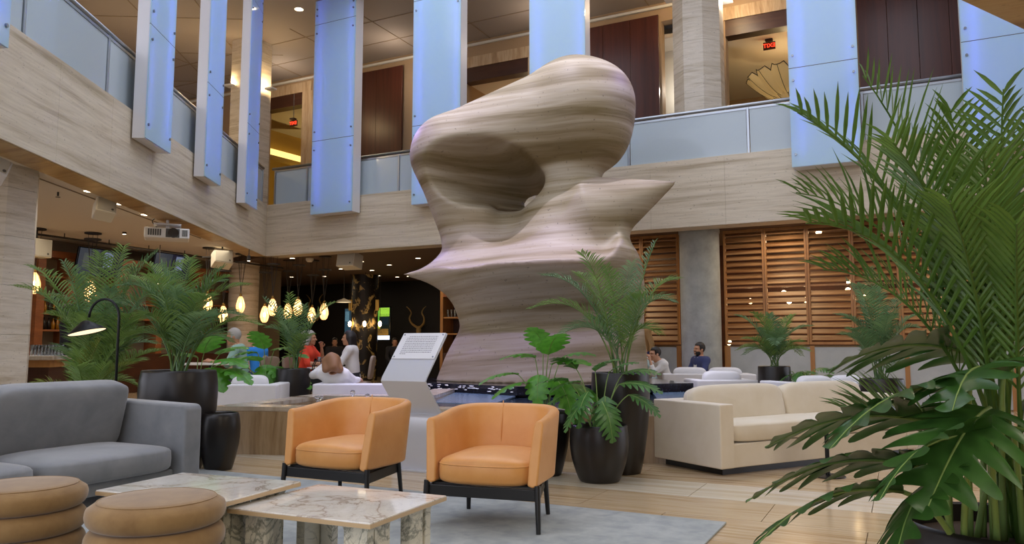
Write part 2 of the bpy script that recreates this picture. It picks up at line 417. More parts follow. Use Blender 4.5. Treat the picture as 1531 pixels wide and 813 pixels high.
# --------- mezzanine: rear wall with portals, ceiling
ZM = 9.36; NW = 3.5
mw = frame('wall_mezzanine', 'B')
A0, A1 = onB(396, 150, NW)[0], onB(453, 143, NW)[0]
B0, B1 = onB(695, 105, NW)[0], onB(790, 90, NW)[0]
C0, C1 = onB(1084, 40, NW)[0], 12.9
G0, G1 = onB(988, 30, NW)[0], onB(1009, 30, NW)[0]
segs = [(-9, A0, 4.4, ZM), (A0, A1, 8.85, ZM), (A1, B0, 4.4, ZM), (B0, B1, 8.62, ZM), (B1, G0, 4.4, ZM), (G0, G1, 8.9, ZM), (G1, C0, 4.4, ZM), (C0, C1, 8.62, ZM), (C1, 21, 4.4, ZM)]
for s0, s1, z0, z1 in segs:
    b = MB(); b.bb((s0, NW, z0), (s1, NW+.3, z1)); b.build('wall_section', M['mezz_wall'], mw)
for s0, s1, zl in ((A0, A1, 8.85), (B0, B1, 8.62), (C0, C1, 8.62)):
    b = MB(); b.bb((s0-.35, NW-.03, zl), (s1+.35, NW-.002, zl+.30)); b.build('lintel', M['lintel_stone'], mw)
    b = MB(); b.bb((s0, NW+.0, zl-.38), (s1, NW+.32, zl-.002)); b.build('lintel_beam', M['brown_lintel'], mw)
    b = MB(); b.bb((s1, NW-.03, 4.5), (s1+.42, NW-.002, zl-.003)); b.build('jamb', M['lintel_stone'], mw)
# rooms beyond the portals
for s0, s1, zc, mm in ((A0-3, A1+1.6, 8.6, 'yellow_wall'), (B0-.6, B1+.6, 8.6, 'mezz_wall'), (C0-3.2, C1+3.0, 8.6, 'mezz_wall')):
    b = MB(); b.bb((s0, NW+.34, 4.5), (s0+.1, NW+6, zc)); b.bb((s1-.1, NW+.34, 4.5), (s1, NW+6, zc)); b.bb((s0, NW+6, 4.5), (s1, NW+6.1, zc)); b.build('inner_wall', M[mm], mw)
    b = MB(); b.bb((s0, NW+.34, zc), (s1, NW+6.1, zc+.1)); b.build('inner_ceiling', M['ceiling_paint'], mw)
b = MB(); b.bb((G0-.3, NW+1.2, 4.5), (G1+.5, NW+1.3, 9.2)); b.build('white_recess', M['white_wall'], mw)
slab('ceiling_upper', [Lw(16, -.3), Lw(3.9, -.3), Lw(3.5, .6), Bw(3.5, -.6), Bw(3.9, .35), Bw(21, .35), Bw(21, 12), Bw(-14, 12), Lw(8, -9), Lw(16, -9)], ZM, ZM+.3, 'upper_ceiling')
b = MB(); b.bb((-7, -6.2, 4.4), (16, -6.4, ZM)); o = b.build('wall_mezzanine_left', M['mezz_wall']); o.location = CORNER; o.rotation_euler = (0, 0, rL); tag(o, kind='structure')
b = MB(); b.bb((2.8, -6.15, 4.5), (6.5, -6.199, 7.4)); o = b.build('dark_panelling', M['dark_panel'], None); o.location = CORNER; o.rotation_euler = (0, 0, rL); tag(o, kind='structure')
# joints of the upper ceiling panels
b = MB()
for n_ in (1.2, 2.4): b.bb((-9, n_, ZM-.012), (20, n_+.02, ZM+.01))
for k in range(-4, 10): b.bb((k*2.2, .6, ZM-.012), (k*2.2+.02, 3.5, ZM+.01))
o = b.build('trim_2', M['ceiling_line']); o.location = CORNER; o.rotation_euler = (0, 0, rB); tag(o, kind='structure')
b = MB()
for n_ in (-1.6, -3.2, -4.8): b.bb((-6, n_, ZM-.012), (16, n_+.02, ZM+.01))
for k in range(-2, 7): b.bb((k*2.4, -.3, ZM-.012), (k*2.4+.02, -6.2, ZM+.01))
o = b.build('trim_3', M['ceiling_line']); o.location = CORNER; o.rotation_euler = (0, 0, rL); tag(o, kind='structure')
# pale cornice along the mezzanine wall
b = MB(); b.bb((-9, NW-.10, ZM-.16), (20, NW-.035, ZM-.10)); o = b.build('trim_4', M['white_wall']); o.location = CORNER; o.rotation_euler = (0, 0, rB); tag(o, kind='structure')
# --------- tall dark sliding panels on the mezzanine
def dark_door(name, px0, px1, ztop, label, n_=2):
    s0, s1 = onB(px0, 60, NW-.12)[0], onB(px1, 60, NW-.12)[0]; w = (s1-s0)
    t = thing(name, label, 'panel', Bw((s0+s1)/2, NW-.12, 4.5), rB, 'dark wood panels along the mezzanine')
    for k in range(n_):
        b = MB(); b.bb((-w/2+k*w/n_+.004, -.03, 0), (-w/2+(k+1)*w/n_-.004, .03, ztop-4.5)); b.build('board', M['dark_panel'], t, bevel=.004)
    return t
dark_door('wood_panel', 528, 603, 9.02, 'dark red-brown wood panel on the mezzanine, left of the sculpture')
dark_door('wood_panel', 862, 985, 9.02, 'dark red-brown wood panel on the mezzanine, above the sculpture head', 3)
dark_door('wood_panel', 1283, 1470, 9.2, 'broad dark red-brown wood panel on the mezzanine, behind the right-hand palm', 4)
# --------- octagonal and round columns
def oct_column(name, c, r, z0, z1, label, course=.62, rot=.0):
    t = thing(name, label, 'column', (c.x, c.y, z0), rot); t['kind'] = 'structure'
    z = 0; H_ = z1-z0
    while z < H_-.01:
        e = min(z+course, H_)
        b = MB(); b.prism([(r*math.cos(math.pi/8+k*math.pi/4), r*math.sin(math.pi/8+k*math.pi/4)) for k in range(8)], z+.002, e-.002)
        b.build('stone_block', M['column_stone'], t); z = e
    return t
del_cat = lambda t: t.__delitem__('category')
for nm, c, r, z0, z1, lb in (('octagonal_column', at(-14, 300, 9.9), .56, 0, ZC, 'octagonal travertine column at the left edge below the balcony'),
        ('octagonal_column', Bw(10.28, 2.2), .545, 4.46, ZM, 'octagonal travertine column on the mezzanine left of the glowing chandelier'),
        ('octagonal_column', at(375, 150, 20.6), .56, 4.46, ZM, 'octagonal travertine column on the mezzanine behind the third left light fin')):
    t = oct_column(nm, c, r, z0, z1, lb, rot=rB if z0 else rB+.2)
def round_column(c, r, m, label):
    t = thing('round_column', label, 'column', (c.x, c.y, 0), 0); t['kind'] = 'structure'
    b = MB(); b.lathe([(r, 0), (r, ZC-.02)], 40); b.build('shaft', M[m], t, auto=40)
    b = MB(); b.lathe([(r+.012, ZC-.10), (r+.012, ZC-.03)], 40); b.build('collar', M[m], t, auto=40)
round_column(Bw(10.47, 1.02), .385, 'concrete', 'round grey concrete column beside the wooden louvres')
round_column(at(364, 450, 21.3), .40, 'column_stone', 'round stone column behind the diners at the bar')
# sconces on the mezzanine columns
def sconce(c, label):
    t = thing('wall_sconce', label, 'sconce', c, rB, 'uplights on the mezzanine columns')
    b = MB(); b.box((0, 0, 0), (.26, .20, .05)); b.build('tray', M['fin_metal'], t, bevel=.01)
    b = MB(); b.box((0, 0, .032), (.18, .12, .012)); b.build('lamp', M['lamp_warm'], t)
    l = bpy.data.lights.new('sconce_light', 'POINT'); l.energy = 22; l.color = (1, .72, .38); l.shadow_soft_size = .06
    o = bpy.data.objects.new('sconce_light', l); link(o, t); o.location = (0, 0, .12)
for q, Y, lb in (((344, 128), 20.2, 'small metal uplight on the left side of the left mezzanine column'), ((405, 133), 20.2, 'small metal uplight on the right side of the left mezzanine column'),
                 ((1003, 0), 16.6, 'small metal uplight on the left of the right mezzanine column'), ((1086, 2), 16.3, 'small metal uplight on the right of the right mezzanine column')):
    sconce(at(*q, Y), lb)
# --------- glass balustrades
def balustrade(which, name, label, s0, s1, posts, sgn):
    t = thing(name, label, 'balustrade', CORNER, rL if which == 'L' else rB)
    y = -sgn*.10
    ps = [s0]+posts+[s1]
    for a, c in zip(ps[:-1], ps[1:]):
        b = MB(); b.bb((a+.03, y-.009, Z1+.04), (c-.03, y+.009, ZR-.09)); b.build('glass_panel', M['rail_glass'], t)
    for p in ps:
        b = MB(); b.bb((p-.022, y-.03, Z1+.03), (p+.022, y+.03, ZR-.05)); b.build('post', M['rail_metal'], t, bevel=.004)
    b = MB(); b.tube([(s0-.1, y, ZR), (s1, y, ZR)], .035, 12); b.build('handrail', M['rail_metal'], t, smooth=True)
    b = MB(); b.bb((s0, y-.02, ZR-.09), (s1, y+.02, ZR-.05)); b.build('top_channel', M['rail_metal'], t)
lp = sorted([onL(q, y, -.10)[0] for q, y in ((32, 60), (160, 90))])
balustrade('L', 'glass_balustrade', 'frosted glass balustrade with metal handrail along the left balcony', 0.16, 15.2, [1.6, 4.2, 6.8]+[s for s in lp if s > 7]+[13.6], 1)
bp = [onB(q, y, .10)[0] for q, y in ((941, 240), (1119, 200), (1290, 180))]
balustrade('B', 'glass_balustrade', 'frosted glass balustrade with metal handrail along the back balcony', 0.16, 19.4, sorted([1.2, 3.9, 6.6]+bp+[16.3]), -1)
# --------- tall light fins hung on the balcony fronts
def fin(which, s0, s1, label, zt=11.5):
    w = s1-s0; d = .20
    sg = 1 if which == 'L' else -1                       # local y that points into the atrium
    c = Lw((s0+s1)/2, .03, 4.15) if which == 'L' else Bw((s0+s1)/2, -.05, 4.15)
    if which == 'B': d = .30
    t = thing('light_fin', label, 'light panel', c, rL if which == 'L' else rB, 'glowing glass light fins on the balconies')
    H_ = zt-4.15
    b = MB()                                             # metal tray: back, two sides, bottom, top
    b.bb((-w/2, 0, 0), (w/2, sg*.02, H_))
    b.bb((-w/2, sg*.02, 0), (-w/2+.018, sg*(d-.02), H_)); b.bb((w/2-.018, sg*.02, 0), (w/2, sg*(d-.02), H_))
    b.bb((-w/2+.018, sg*.02, 0), (w/2-.018, sg*(d-.02), .02)); b.bb((-w/2+.018, sg*.02, H_-.02), (w/2-.018, sg*(d-.02), H_))
    b.build('metal_tray', M['fin_metal'], t)
    z = 0; cuts = [0, 1.75, 4.6, H_] if H_ > 5.5 else [0, 1.75, 4.6, H_]
    for a, e in zip(cuts[:-1], cuts[1:]):
        b = MB(); b.bb((-w/2-.01, sg*(d-.015), a+.006), (w/2+.01, sg*d, e-.006)); b.build('glass_pane', M['fin_glass'], t)
        if e < H_:
            b = MB(); b.bb((-w/2-.008, sg*(d-.016), e-.006), (w/2+.008, sg*(d-.002), e+.006)); b.build('gasket', M['dark_vent'], t)
        for zz in (a+.22, e-.22):
            if zz > 6.2: continue
            for x in (-w/2+.06, w/2-.06):
                b = MB(); b.tube([(x, sg*d, zz), (x, sg*(d+.02), zz)], .022, 10); b.build('bolt', M['bolt_metal'], t)
    for x in (-w/2+.17, w/2-.11):
        b = MB(); b.tube([(x, sg*(d-.06), .2), (x, sg*(d-.06), H_-.1)], .008, 6); b.build('led_strip', M['led_blue' if x < 0 else 'led_dim'], t)
    return t
fin('L', 6.88, 7.83, 'light fin nearest on the left balcony, with a bright reflection at its foot')
fin('L', 4.36, 5.24, 'second light fin on the left balcony, between two other fins')
fin('L', 1.76, 2.64, 'light fin on the left balcony closest to the inner corner', ZM-.01)
s_ = onL(8, 60, .2)[0]
fin('L', s_, s_+.95, 'light fin cut off by the left edge of the photograph')
fin('B', 1.72, 2.92, 'light fin on the back balcony left of the dark wood panel', ZM-.01)
fin('B', 4.56, 5.76, 'light fin on the back balcony just left of the sculpture')
fin('B', 7.42, 8.62, 'light fin rising behind the top of the sculpture')
fin('B', 12.42, 13.5, 'wide light fin right of the chandelier, behind the palm tips')
fin('B', 15.02, 16.1, 'light fin at the right edge behind the tall palm')
# --------- balcony of the third side: the photographer stands beneath it
T0 = gr(1440, 0, Z0); T0.z = 0; dT = Vector((math.sin(R(57)), math.cos(R(57)), 0)); nT = Vector((dT.y, -dT.x, 0)); rT = math.atan2(dT.y, dT.x)
wt = bpy.data.objects.new('wall_front', None); COL.objects.link(wt); wt.location = T0; wt.rotation_euler = (0, 0, rT); wt['kind'] = 'structure'
b = MB(); b.bb((-9, -.34, Z0+.02), (9.6, -.03, Z1-.02)); b.build('core', M['grout'], wt)
s = -9.0
while s < 9.5:
    b = MB(); b.bb((s+.0012, -.03, Z0), (s+1.4-.0012, 0, Z1)); b.build('stone_panel', M['fascia_stone'], wt)
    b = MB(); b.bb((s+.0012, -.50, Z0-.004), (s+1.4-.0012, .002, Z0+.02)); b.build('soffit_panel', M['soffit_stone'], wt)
    s += 1.4
def Tw(s, n, z=0): return T0 + dT*s + nT*n + Vector((0, 0, z))      # n grows away from the atrium
slab('ceiling_front', [Tw(-9, .50), Tw(-9, 10), Tw(11, 10), Tw(11, .50)], ZC, 4.48, 'ceiling_paint')
slab('ceiling_upper_front', [Tw(-9, .4), Tw(-9, 10), Tw(11, 10), Tw(11, .4)], ZM, ZM+.3, 'upper_ceiling')
b = MB(); b.bb((-9, -9.9, 0), (11, -10.1, ZM)); o = b.build('wall_lobby', M['mezz_wall']); o.location = T0; o.rotation_euler = (0, 0, rT); tag(o, kind='structure')
# --------- wooden louvre screens over a low panelled wall
NL = 1.42
lb_l = ['wooden louvre screen left of the concrete column, left leaf', 'wooden louvre screen left of the concrete column, right leaf']
lb_r = ['first wooden louvre screen right of the concrete column', 'second wooden louvre screen right of the concrete column', 'third wooden louvre screen right of the concrete column', 'fourth wooden louvre screen from the concrete column, behind palm leaves', 'fifth wooden louvre screen from the concrete column, behind the tall palm', 'sixth wooden louvre screen from the concrete column, at the right edge']
slw = 0.78
b = MB(); 
slat_me = None
def louvre(s0, label):
    global slat_me
    t = thing('louvre_screen', label, 'screen', Bw(s0+slw/2, NL, 1.12), rB, 'wooden louvre screens along the back wall')
    H_ = 2.26
    for nm, a, c in (('stile', (-slw/2+.003, -.05, 0), (-slw/2+.04, .05, H_)), ('stile', (slw/2-.04, -.05, 0), (slw/2-.003, .05, H_)),
                     ('rail', (-slw/2+.04, -.05, 0), (slw/2-.04, .05, .05)), ('rail', (-slw/2+.04, -.05, H_-.06), (slw/2-.04, .05, H_)), ('rail', (-slw/2+.04, -.035, 1.10), (slw/2-.04, .035, 1.135))):
        b = MB(); b.bb(a, c); b.build(nm, M['frame_wood'], t)
    if slat_me is None:
        b = MB(); b.box((0, 0, 0), (slw-.085, .135, .016), Matrix.Rotation(R(38), 3, 'X')); slat_me = b.mesh('slat', M['slat_wood'])
    for k in range(18):
        z = .125+k*.121
        if abs(z-1.12) < .045: continue
        inst('slat', slat_me, t, (0, 0, z))
    return t
for k in range(2): louvre(9.95-slw*(2-k), lb_l[k])
louvre(9.95-slw*3, 'wooden louvre screen left of the concrete column, mostly behind the sculpture')
for k in range(6): louvre(10.86+slw*k, lb_r[k])
lw = frame('wall_low', 'B')
b = MB(); b.bb((7.2, NL+.02, 0), (10.0, NL+.10, 1.10)); b.bb((10.84, NL+.02, 0), (17, NL+.10, 1.10)); b.build('backing', M['grout'], lw)
for s0, s1 in ((7.2, 8.35), (8.43, 9.88), (10.95, 12.42), (12.5, 14.0), (14.08, 15.6), (15.68, 17)):
    b = MB(); b.bb((s0, NL-.02, .02), (s1, NL+.02, 1.07)); b.build('grey_panel', M['grey_panel'], lw)
for s0 in (8.35, 9.88, 10.84, 12.42, 14.0, 15.6):
    b = MB(); b.bb((s0, NL-.04, 0), (s0+(.11 if s0 == 10.84 else .08), NL+.02, 1.10)); b.build('wood_post', M['frame_wood'], lw)
b = MB(); b.bb((7.2, NL+2.2, 0), (18, NL+2.3, ZC)); o = b.build('wall_behind_louvres', M['bar_wood']); o.location = CORNER; o.rotation_euler = (0, 0, rB); tag(o, kind='structure')
# --------- dark restaurant walls and bar wall
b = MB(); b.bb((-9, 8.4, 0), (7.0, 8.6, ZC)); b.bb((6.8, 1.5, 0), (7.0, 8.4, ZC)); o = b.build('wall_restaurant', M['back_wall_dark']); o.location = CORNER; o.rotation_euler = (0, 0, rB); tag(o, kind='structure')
w1, w2 = at(20, 480, 15.4), at(392, 480, 22.0); w1.z = w2.z = 0
dw = (w2-w1); Lw_ = dw.length; rw = math.atan2(dw.y, dw.x); dwn = dw.normalized()
b = MB(); b.bb((-3.0, .62, 0), (Lw_+1.5, .8, ZC)); o = b.build('wall_bar', M['bar_back']); o.location = w1; o.rotation_euler = (0, 0, rw); tag(o, kind='structure')
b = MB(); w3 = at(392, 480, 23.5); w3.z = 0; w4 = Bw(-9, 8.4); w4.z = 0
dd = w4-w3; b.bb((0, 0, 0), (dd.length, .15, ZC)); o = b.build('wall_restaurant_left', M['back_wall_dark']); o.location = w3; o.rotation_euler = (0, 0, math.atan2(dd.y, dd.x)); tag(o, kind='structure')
# --------- unseen area and point lights added to light the rooms
def area(name, loc, size, e, color=(1, .8, .55), rot=(0, 0, 0)):
    l = bpy.data.lights.new(name, 'AREA'); l.size = size; l.energy = e; l.color = color
    o = bpy.data.objects.new(name, l); link(o); o.location = loc; o.rotation_euler = rot; return o
def pnt(name, loc, e, color=(1, .75, .45), r=.15):
    l = bpy.data.lights.new(name, 'POINT'); l.energy = e; l.color = color; l.shadow_soft_size = r
    o = bpy.data.objects.new(name, l); link(o); o.location = loc; return o
area('bar_fill', (-8.2, 13.5, 3.3), 2.5, 40, (1, .86, .68)); area('bar_fill', (-7.6, 17.5, 3.3), 2.0, 30, (1, .86, .68))
for s_, n_ in ((-5, 2.2), (0, 2.2), (-5, 6), (0, 6)): area('lobby_fill', Tw(s_, n_, 3.36), 1.2, 45, (1, .90, .76))  # unseen lights added above the camera to light the space under the slab
area('dining_fill', Bw(2, 3, 3.3), 2.0, 25); area('dining_fill', Bw(-4, 5, 3.3), 2.0, 25)
for s_ in (8.5, 12, 15): area('screen_fill', Bw(s_, .75, 3.3), .8, 13, (1, .84, .66))
for s_ in (8.5, 12, 15): area('screen_fill', Bw(s_, 2.4, 3.3), .8, 22, (1, .72, .4))
pnt('recess_fill', Bw((G0+G1)/2+.1, NW+.7, 7.4), 16, (1, .93, .82), .08)  # point light added because the recess stayed dark
for s_ in (-2, 2.0, 6.5, 11): pnt('mezzanine_fill', Bw(s_, 2.4, 8.6), 22, (1, .84, .68))
for s_ in (0, 4, 8): pnt('mezzanine_fill', Lw(s_, -3.2, 7.0), 45)
pnt('room_fill', Bw((A0+A1)/2-.5, NW+3, 6.2), 70, (1, .74, .28)); pnt('room_fill', Bw((B0+B1)/2, NW+3, 7), 50, (1, .7, .4)); pnt('room_fill', Bw((C0+C1)/2, NW+3, 6.2), 45, (1, .74, .36))
# ------------------------------------------------------------------ rug
k = gr(1086, 780, .012)
rug_c = k - dB*2.9 - nB*2.1; rug_c.z = 0
b = MB(); b.box((0, 0, .006), (5.8, 4.2, .012)); o = b.build('rug', M['rug'], bevel=.004); o.location = (rug_c.x, rug_c.y, .001); o.rotation_euler = (0, 0, rB)
tag(o, 'pale grey-blue woven rug under the tables and orange armchairs', 'rug')
def in_rug(p, z=0.0): return .014
# ------------------------------------------------------------------ rounded cushion helper
def cushion(w, d, h, puff=.25, n=14, corner=4.0, crown=1.0, sag=None):
    """superellipsoid box pillow centred on the origin; returns MB"""
    b = MB(); v = []; f = []; m = 16; nn = 44
    for j in range(m+1):
        t = -math.pi/2+math.pi*j/m
        ct, st = math.cos(t), math.sin(t)
        rz_ = math.copysign(abs(st)**puff, st); rr = abs(ct)**puff
        for i in range(nn):
            a = 2*math.pi*i/nn; ca, sa = math.cos(a), math.sin(a)
            e = 2/corner
            x = math.copysign(abs(ca)**e, ca)*rr; y = math.copysign(abs(sa)**e, sa)*rr
            z = rz_*(1+ (crown-1)*max(0, 1-max(abs(x), abs(y))**2))
            p = [x*w/2, y*d/2, z*h/2]
            if sag: p = sag(p)
            v.append(p)
    for j in range(m):
        for i in range(nn):
            q = (i+1) % nn; f.append((j*nn+i, j*nn+q, (j+1)*nn+q, (j+1)*nn+i))
    b.add(v, f); return b
# ------------------------------------------------------------------ orange leather armchairs
def xyz0(px, Y):
    p = at(px, 516, Y); return Vector((p.x, p.y, 0))
def armchair(loc, rz, label):
    t = thing('armchair', label, 'armchair', loc, rz, 'orange leather armchairs')
    W2, D0, D1 = .372, -.33, .34
    # path of the shell seen from above: front of the left arm, round the back, front of the right arm
    path = []
    N = 40
    for i in range(N+1):
        u = i/N; a = math.pi*(1-u)
        e = 2/2.7
        x = math.copysign(abs(math.cos(a))**e, math.cos(a))*W2; y = (abs(math.sin(a))**e)*(D1-.02)
        path.append((x, y))
    fr = [(-W2-.0, D0+(0-D0)*k/5) for k in range(5)]; path = fr+path+[(-x, y) for x, y in fr[::-1]]
    n_ = len(path); secs = []
    for i, (x, y) in enumerate(path):
        p0 = Vector((*path[max(i-1, 0)], 0)); p1 = Vector((*path[min(i+1, n_-1)], 0)); d = (p1-p0).normalized()
        inn = Vector((d.y, -d.x, 0))
        back = max(0, (y-D0)/(D1-D0)); sm = back*back*(3-2*back)
        zt = .645+.055*sm; zb = .255; th = .058+.014*sm
        fw = .0
        sec = []
        slant = lambda z: (0, (.055*(z-zb)/(zt-zb)) if y < -.15 else (.03*(z-zb)/(zt-zb) if y < 0 else .03*(z-zb)/(zt-zb)*1.0))
        lean = lambda z: -.020+.028*(z-zb)/(zt-zb)
        prof = [(0, zb+.012), (0, .40), (0, .52), (0, zt-.03), (.010, zt-.010), (th*.5, zt), (th-.010, zt-.010), (th, zt-.03), (th+.004, .52), (th+.008, .40), (th+.004, zb+.012), (th*.5, zb)]
        for o_, z in prof:
            p = Vector((x, y, 0))+inn*(o_-lean(z)); s_ = slant(z); sec.append((p.x+s_[0], p.y+s_[1], z))
        secs.append(sec)
    b = MB(); m = len(secs[0]); v = [p for s_ in secs for p in s_]; f = []
    for i in range(n_-1):
        for j in range(m):
            q = (j+1) % m; f.append((i*m+j, (i+1)*m+j, (i+1)*m+q, i*m+q))
    f.append(tuple(range(m))); f.append(tuple((n_-1)*m+j for j in range(m))[::-1])
    b.add(v, f); sh = b.build('shell', M['orange_leather'], t, bevel=.012, seg=3, auto=50)
    # seam along the inside of the back and welt at the arm fronts
    b = MB(); b.tube([(-.06, D1-.094, .42), (-.06, D1-.078, .58), (-.06, D1-.045, .715)], .0035, 6); b.build('back_seam', M['orange_leather'], sh, smooth=True)
    def sag(p):
        x, y, z = p
        if z > 0: z += .030*(1-min(1, (x/.32)**2))
        if y < 0: y -= .035*(1-min(1, (x/.32)**2))
        return (x, y, z)
    b = cushion(.625, .60, .15, .38, corner=5, crown=1.12, sag=sag)
    o = b.build('seat', M['orange_leather'], t, smooth=True); o.location = (0, -.03, .325)
    b = MB(); pts = []
    for i in range(49):
        a = 2*math.pi*i/48; e = 2/5
        x = math.copysign(abs(math.cos(a))**e, math.cos(a))*.309; y = math.copysign(abs(math.sin(a))**e, math.sin(a))*.297
        if y < 0: y -= .035*(1-min(1, (x/.32)**2))
        pts.append((x, y, .047))
    b.tube(pts, .005, 6); b.build('piping', M['orange_leather'], o, smooth=True)
    b = MB()
    b.bb((-.345, -.315, .178), (.345, -.285, .245)); b.bb((-.255, .155, .178), (.255, .185, .245))
    for sx in (-1, 1): b.prism([(sx*.36, -.30), (sx*.33, -.30), (sx*.235, .17), (sx*.265, .17)][::sx], .178, .245)
    b.build('frame', M['black_lacquer'], t, bevel=.004)
    b = MB(); b.prism([(-.33, -.285), (.33, -.285), (.24, .16), (-.24, .16)], .245, .256); b.build('seat_board', M['black_lacquer'], t)
    for sx in (-1, 1):
        for sy in (-1, 1):
            b = MB(); b.tube([(sx*(.350 if sy < 0 else .262), (-.315 if sy < 0 else .175), .27), (sx*(.362 if sy < 0 else .275), (-.335 if sy < 0 else .205), 0)], [.019, .014], 10); b.build('leg', M['black_lacquer'], t, auto=40)
    return t
pr_ = (gr(801, 803)+gr(630, 785))/2 + Vector((.11, .32, 0))
armchair((pr_.x+.01, pr_.y-.03, .0135), rB+.16, 'orange leather armchair right of the sign stand, nearer the black planters')
ac2 = gr(603, 730, .0)-dB*.37-nB*.27+Vector((-.02, .42, 0))
ac2 = xyz0(532, 5.62)
armchair((ac2.x, ac2.y, .0135), rB+.02, 'orange leather armchair left of the sign stand, beside the marble tables')
# ------------------------------------------------------------------ marble coffee tables
def leg_mesh(L_, h, th, ha):
    """upright slab with a curved haunch on both ends below the top"""
    b = MB(); pts = [(-L_/2, 0), (L_/2, 0)]
    for k in range(7):
        a = math.pi/2*k/6; pts.append((L_/2+ha*(1-math.cos(a)), h-ha*1.2+ha*1.2*math.sin(a)))
    for k in range(7):
        a = math.pi/2*(6-k)/6; pts.append((-L_/2-ha*(1-math.cos(a)), h-ha*1.2+ha*1.2*math.sin(a)))
    n = len(pts); v = [(x, -th/2, z) for x, z in pts]+[(x, th/2, z) for x, z in pts]
    b.add(v, [tuple(range(n)), tuple(range(n, 2*n))[::-1]]+[(i, n+i, n+(i+1) % n, (i+1) % n) for i in range(n)])
    return b
def coffee_table(c, w, d, h, label, rz):
    t = thing('coffee_table', label, 'table', (c.x, c.y, .0135), rz, 'low marble tables')
    h -= .0135
    b = MB(); b.box((0, 0, h-.013), (w, d, .026)); o = b.build('tabletop', M['marble'], t, bevel=.003)
    b = MB(); b.bb((-w/2-.001, -d/2-.001, h-.024), (w/2+.001, d/2+.001, h-.006)); e = b.build('edge_band', M['table_edge'], o)
    for sx in (-1, 1):
        for sy in (-1, 1):
            g = leg_mesh(.12, h-.026, .05, .035).build('leg', M['marble_green'], t, auto=35); g.location = (sx*(w/2-.115), sy*(d/2-.085), 0)
            g = leg_mesh(.12, h-.026, .05, .035).build('leg', M['marble_green'], t, auto=35); g.location = (sx*(w/2-.085)-sx*.0, sy*(d/2-.185), 0); g.rotation_euler = (0, 0, math.pi/2)
    return t
cF = (gr(538, 778, .36)+gr(693, 743, .36)+gr(475, 725, .36)+gr(331, 757, .36))/4
coffee_table(cF, .78, .66, .36, 'front low marble table with veined top, nearest the camera', rB+.05)
cG = (gr(128, 735, .40)+gr(265, 709, .40)+gr(475, 725, .40)+gr(331, 749, .40))/4
coffee_table(cG+nB*.03-dB*.03, .78, .56, .402, 'second low marble table behind the front pouf, slightly taller', rB+.10)
# ------------------------------------------------------------------ poufs
def pouf(c, label):
    t = thing('pouf', label, 'stool', (c.x, c.y, .0135), .3, 'tan ringed poufs')
    rh = .1095
    for k in range(4):
        b = MB(); pr = []
        for i in range(13):
            a = -math.pi/2+math.pi*i/12; pr.append((.222+.056*math.cos(a)**.8 if abs(math.cos(a)) > 1e-6 else .222, rh/2+rh/2*math.sin(a)))
        if k == 3:
            pr = pr[:9]+[(.235, rh*.985), (.20, rh*1.03), (.10, rh*1.06), (.002, rh*1.065)]
        b.lathe(pr, 56); o = b.build('ring' if k < 3 else 'seat', M['pouf_mohair'], t, auto=60); o.location = (0, 0, k*rh)
        if k == 3:
            b = MB(); pts = [(.236*math.cos(2*math.pi*i/56), .236*math.sin(2*math.pi*i/56), rh*.985) for i in range(57)]; b.tube(pts, .002, 6); b.build('seam', M['pouf_mohair'], o, smooth=True)
    return t
p_ = gr(236, 744, .45); pouf(p_, 'tan ringed pouf in front of the marble table, right of the other pouf')
p_ = gr(33, 724, .45); pouf(p_, 'tan ringed pouf cut by the left edge, in front of the grey sofa')
# ------------------------------------------------------------------ grey sofa
SOH = .66
s_end = gr(303, 607, .64); s_end.z = 0                    # front outer corner of the far arm
rz_s = rB
ex, ey = dB, nB                                           # local x forward (seat faces +x), local y toward the far arm
sofa = thing('sofa', 'grey velvet sofa with loose cushions at the left', 'sofa', (s_end.x, s_end.y, 0), rB)
DEP = 1.02; LEN = 2.35
def arm_profile(y0, y1, name, mat):
    b = MB(); pts = [(-DEP, .08), (0, .08), (.0, SOH-.03), (-.03, SOH), (-DEP+.04, SOH+.02), (-DEP, SOH)]
    n = len(pts); v = [(x, y0, z) for x, z in pts]+[(x, y1, z) for x, z in pts]
    b.add(v, [tuple(range(n)), tuple(range(n, 2*n))[::-1]]+[(i, n+i, n+(i+1) % n, (i+1) % n) for i in range(n)])
    return b.build(name, mat, sofa, bevel=.022, seg=4, auto=50)
arm_profile(-.155, 0, 'arm', M['grey_velvet']); arm_profile(-LEN, -LEN+.155, 'arm', M['grey_velvet'])
b = MB(); b.bb((-DEP+.01, -LEN+.16, .10), (-DEP+.17, -.16, SOH)); b.build('back', M['grey_velvet'], sofa, bevel=.02, seg=3)
b = MB(); b.bb((-DEP+.17, -LEN+.16, .09), (-.10, -.16, .185)); b.build('base', M['grey_velvet'], sofa, bevel=.01)
SL = (LEN-.31)/2
for k in range(2):
    yc = -.158-SL*(k+.5)
    b = cushion(.90, SL-.008, .185, .34, corner=6, crown=1.18); o = b.build('seat_cushion', M['grey_velvet'], sofa, smooth=True); o.location = (-.46, yc, .272)
for k in range(2):
    yc = -.17-SL*(k+.5)
    b = cushion(SL-.03, .50, .19, .30, corner=9, crown=1.12); o = b.build('back_cushion', M['grey_velvet'], sofa, smooth=True)
    o.rotation_euler = Matrix(((0, .25, .968), (1, 0, 0), (0, .968, -.25))).to_euler()
    o.location = (-.70, yc, .585)
for x, y in ((-.07, -.10), (-.07, -LEN+.1), (-DEP+.08, -.10), (-DEP+.08, -LEN+.1)):
    b = MB(); b.box((x, y, .045), (.05, .05, .09)); b.build('foot', M['fin_metal'], sofa)
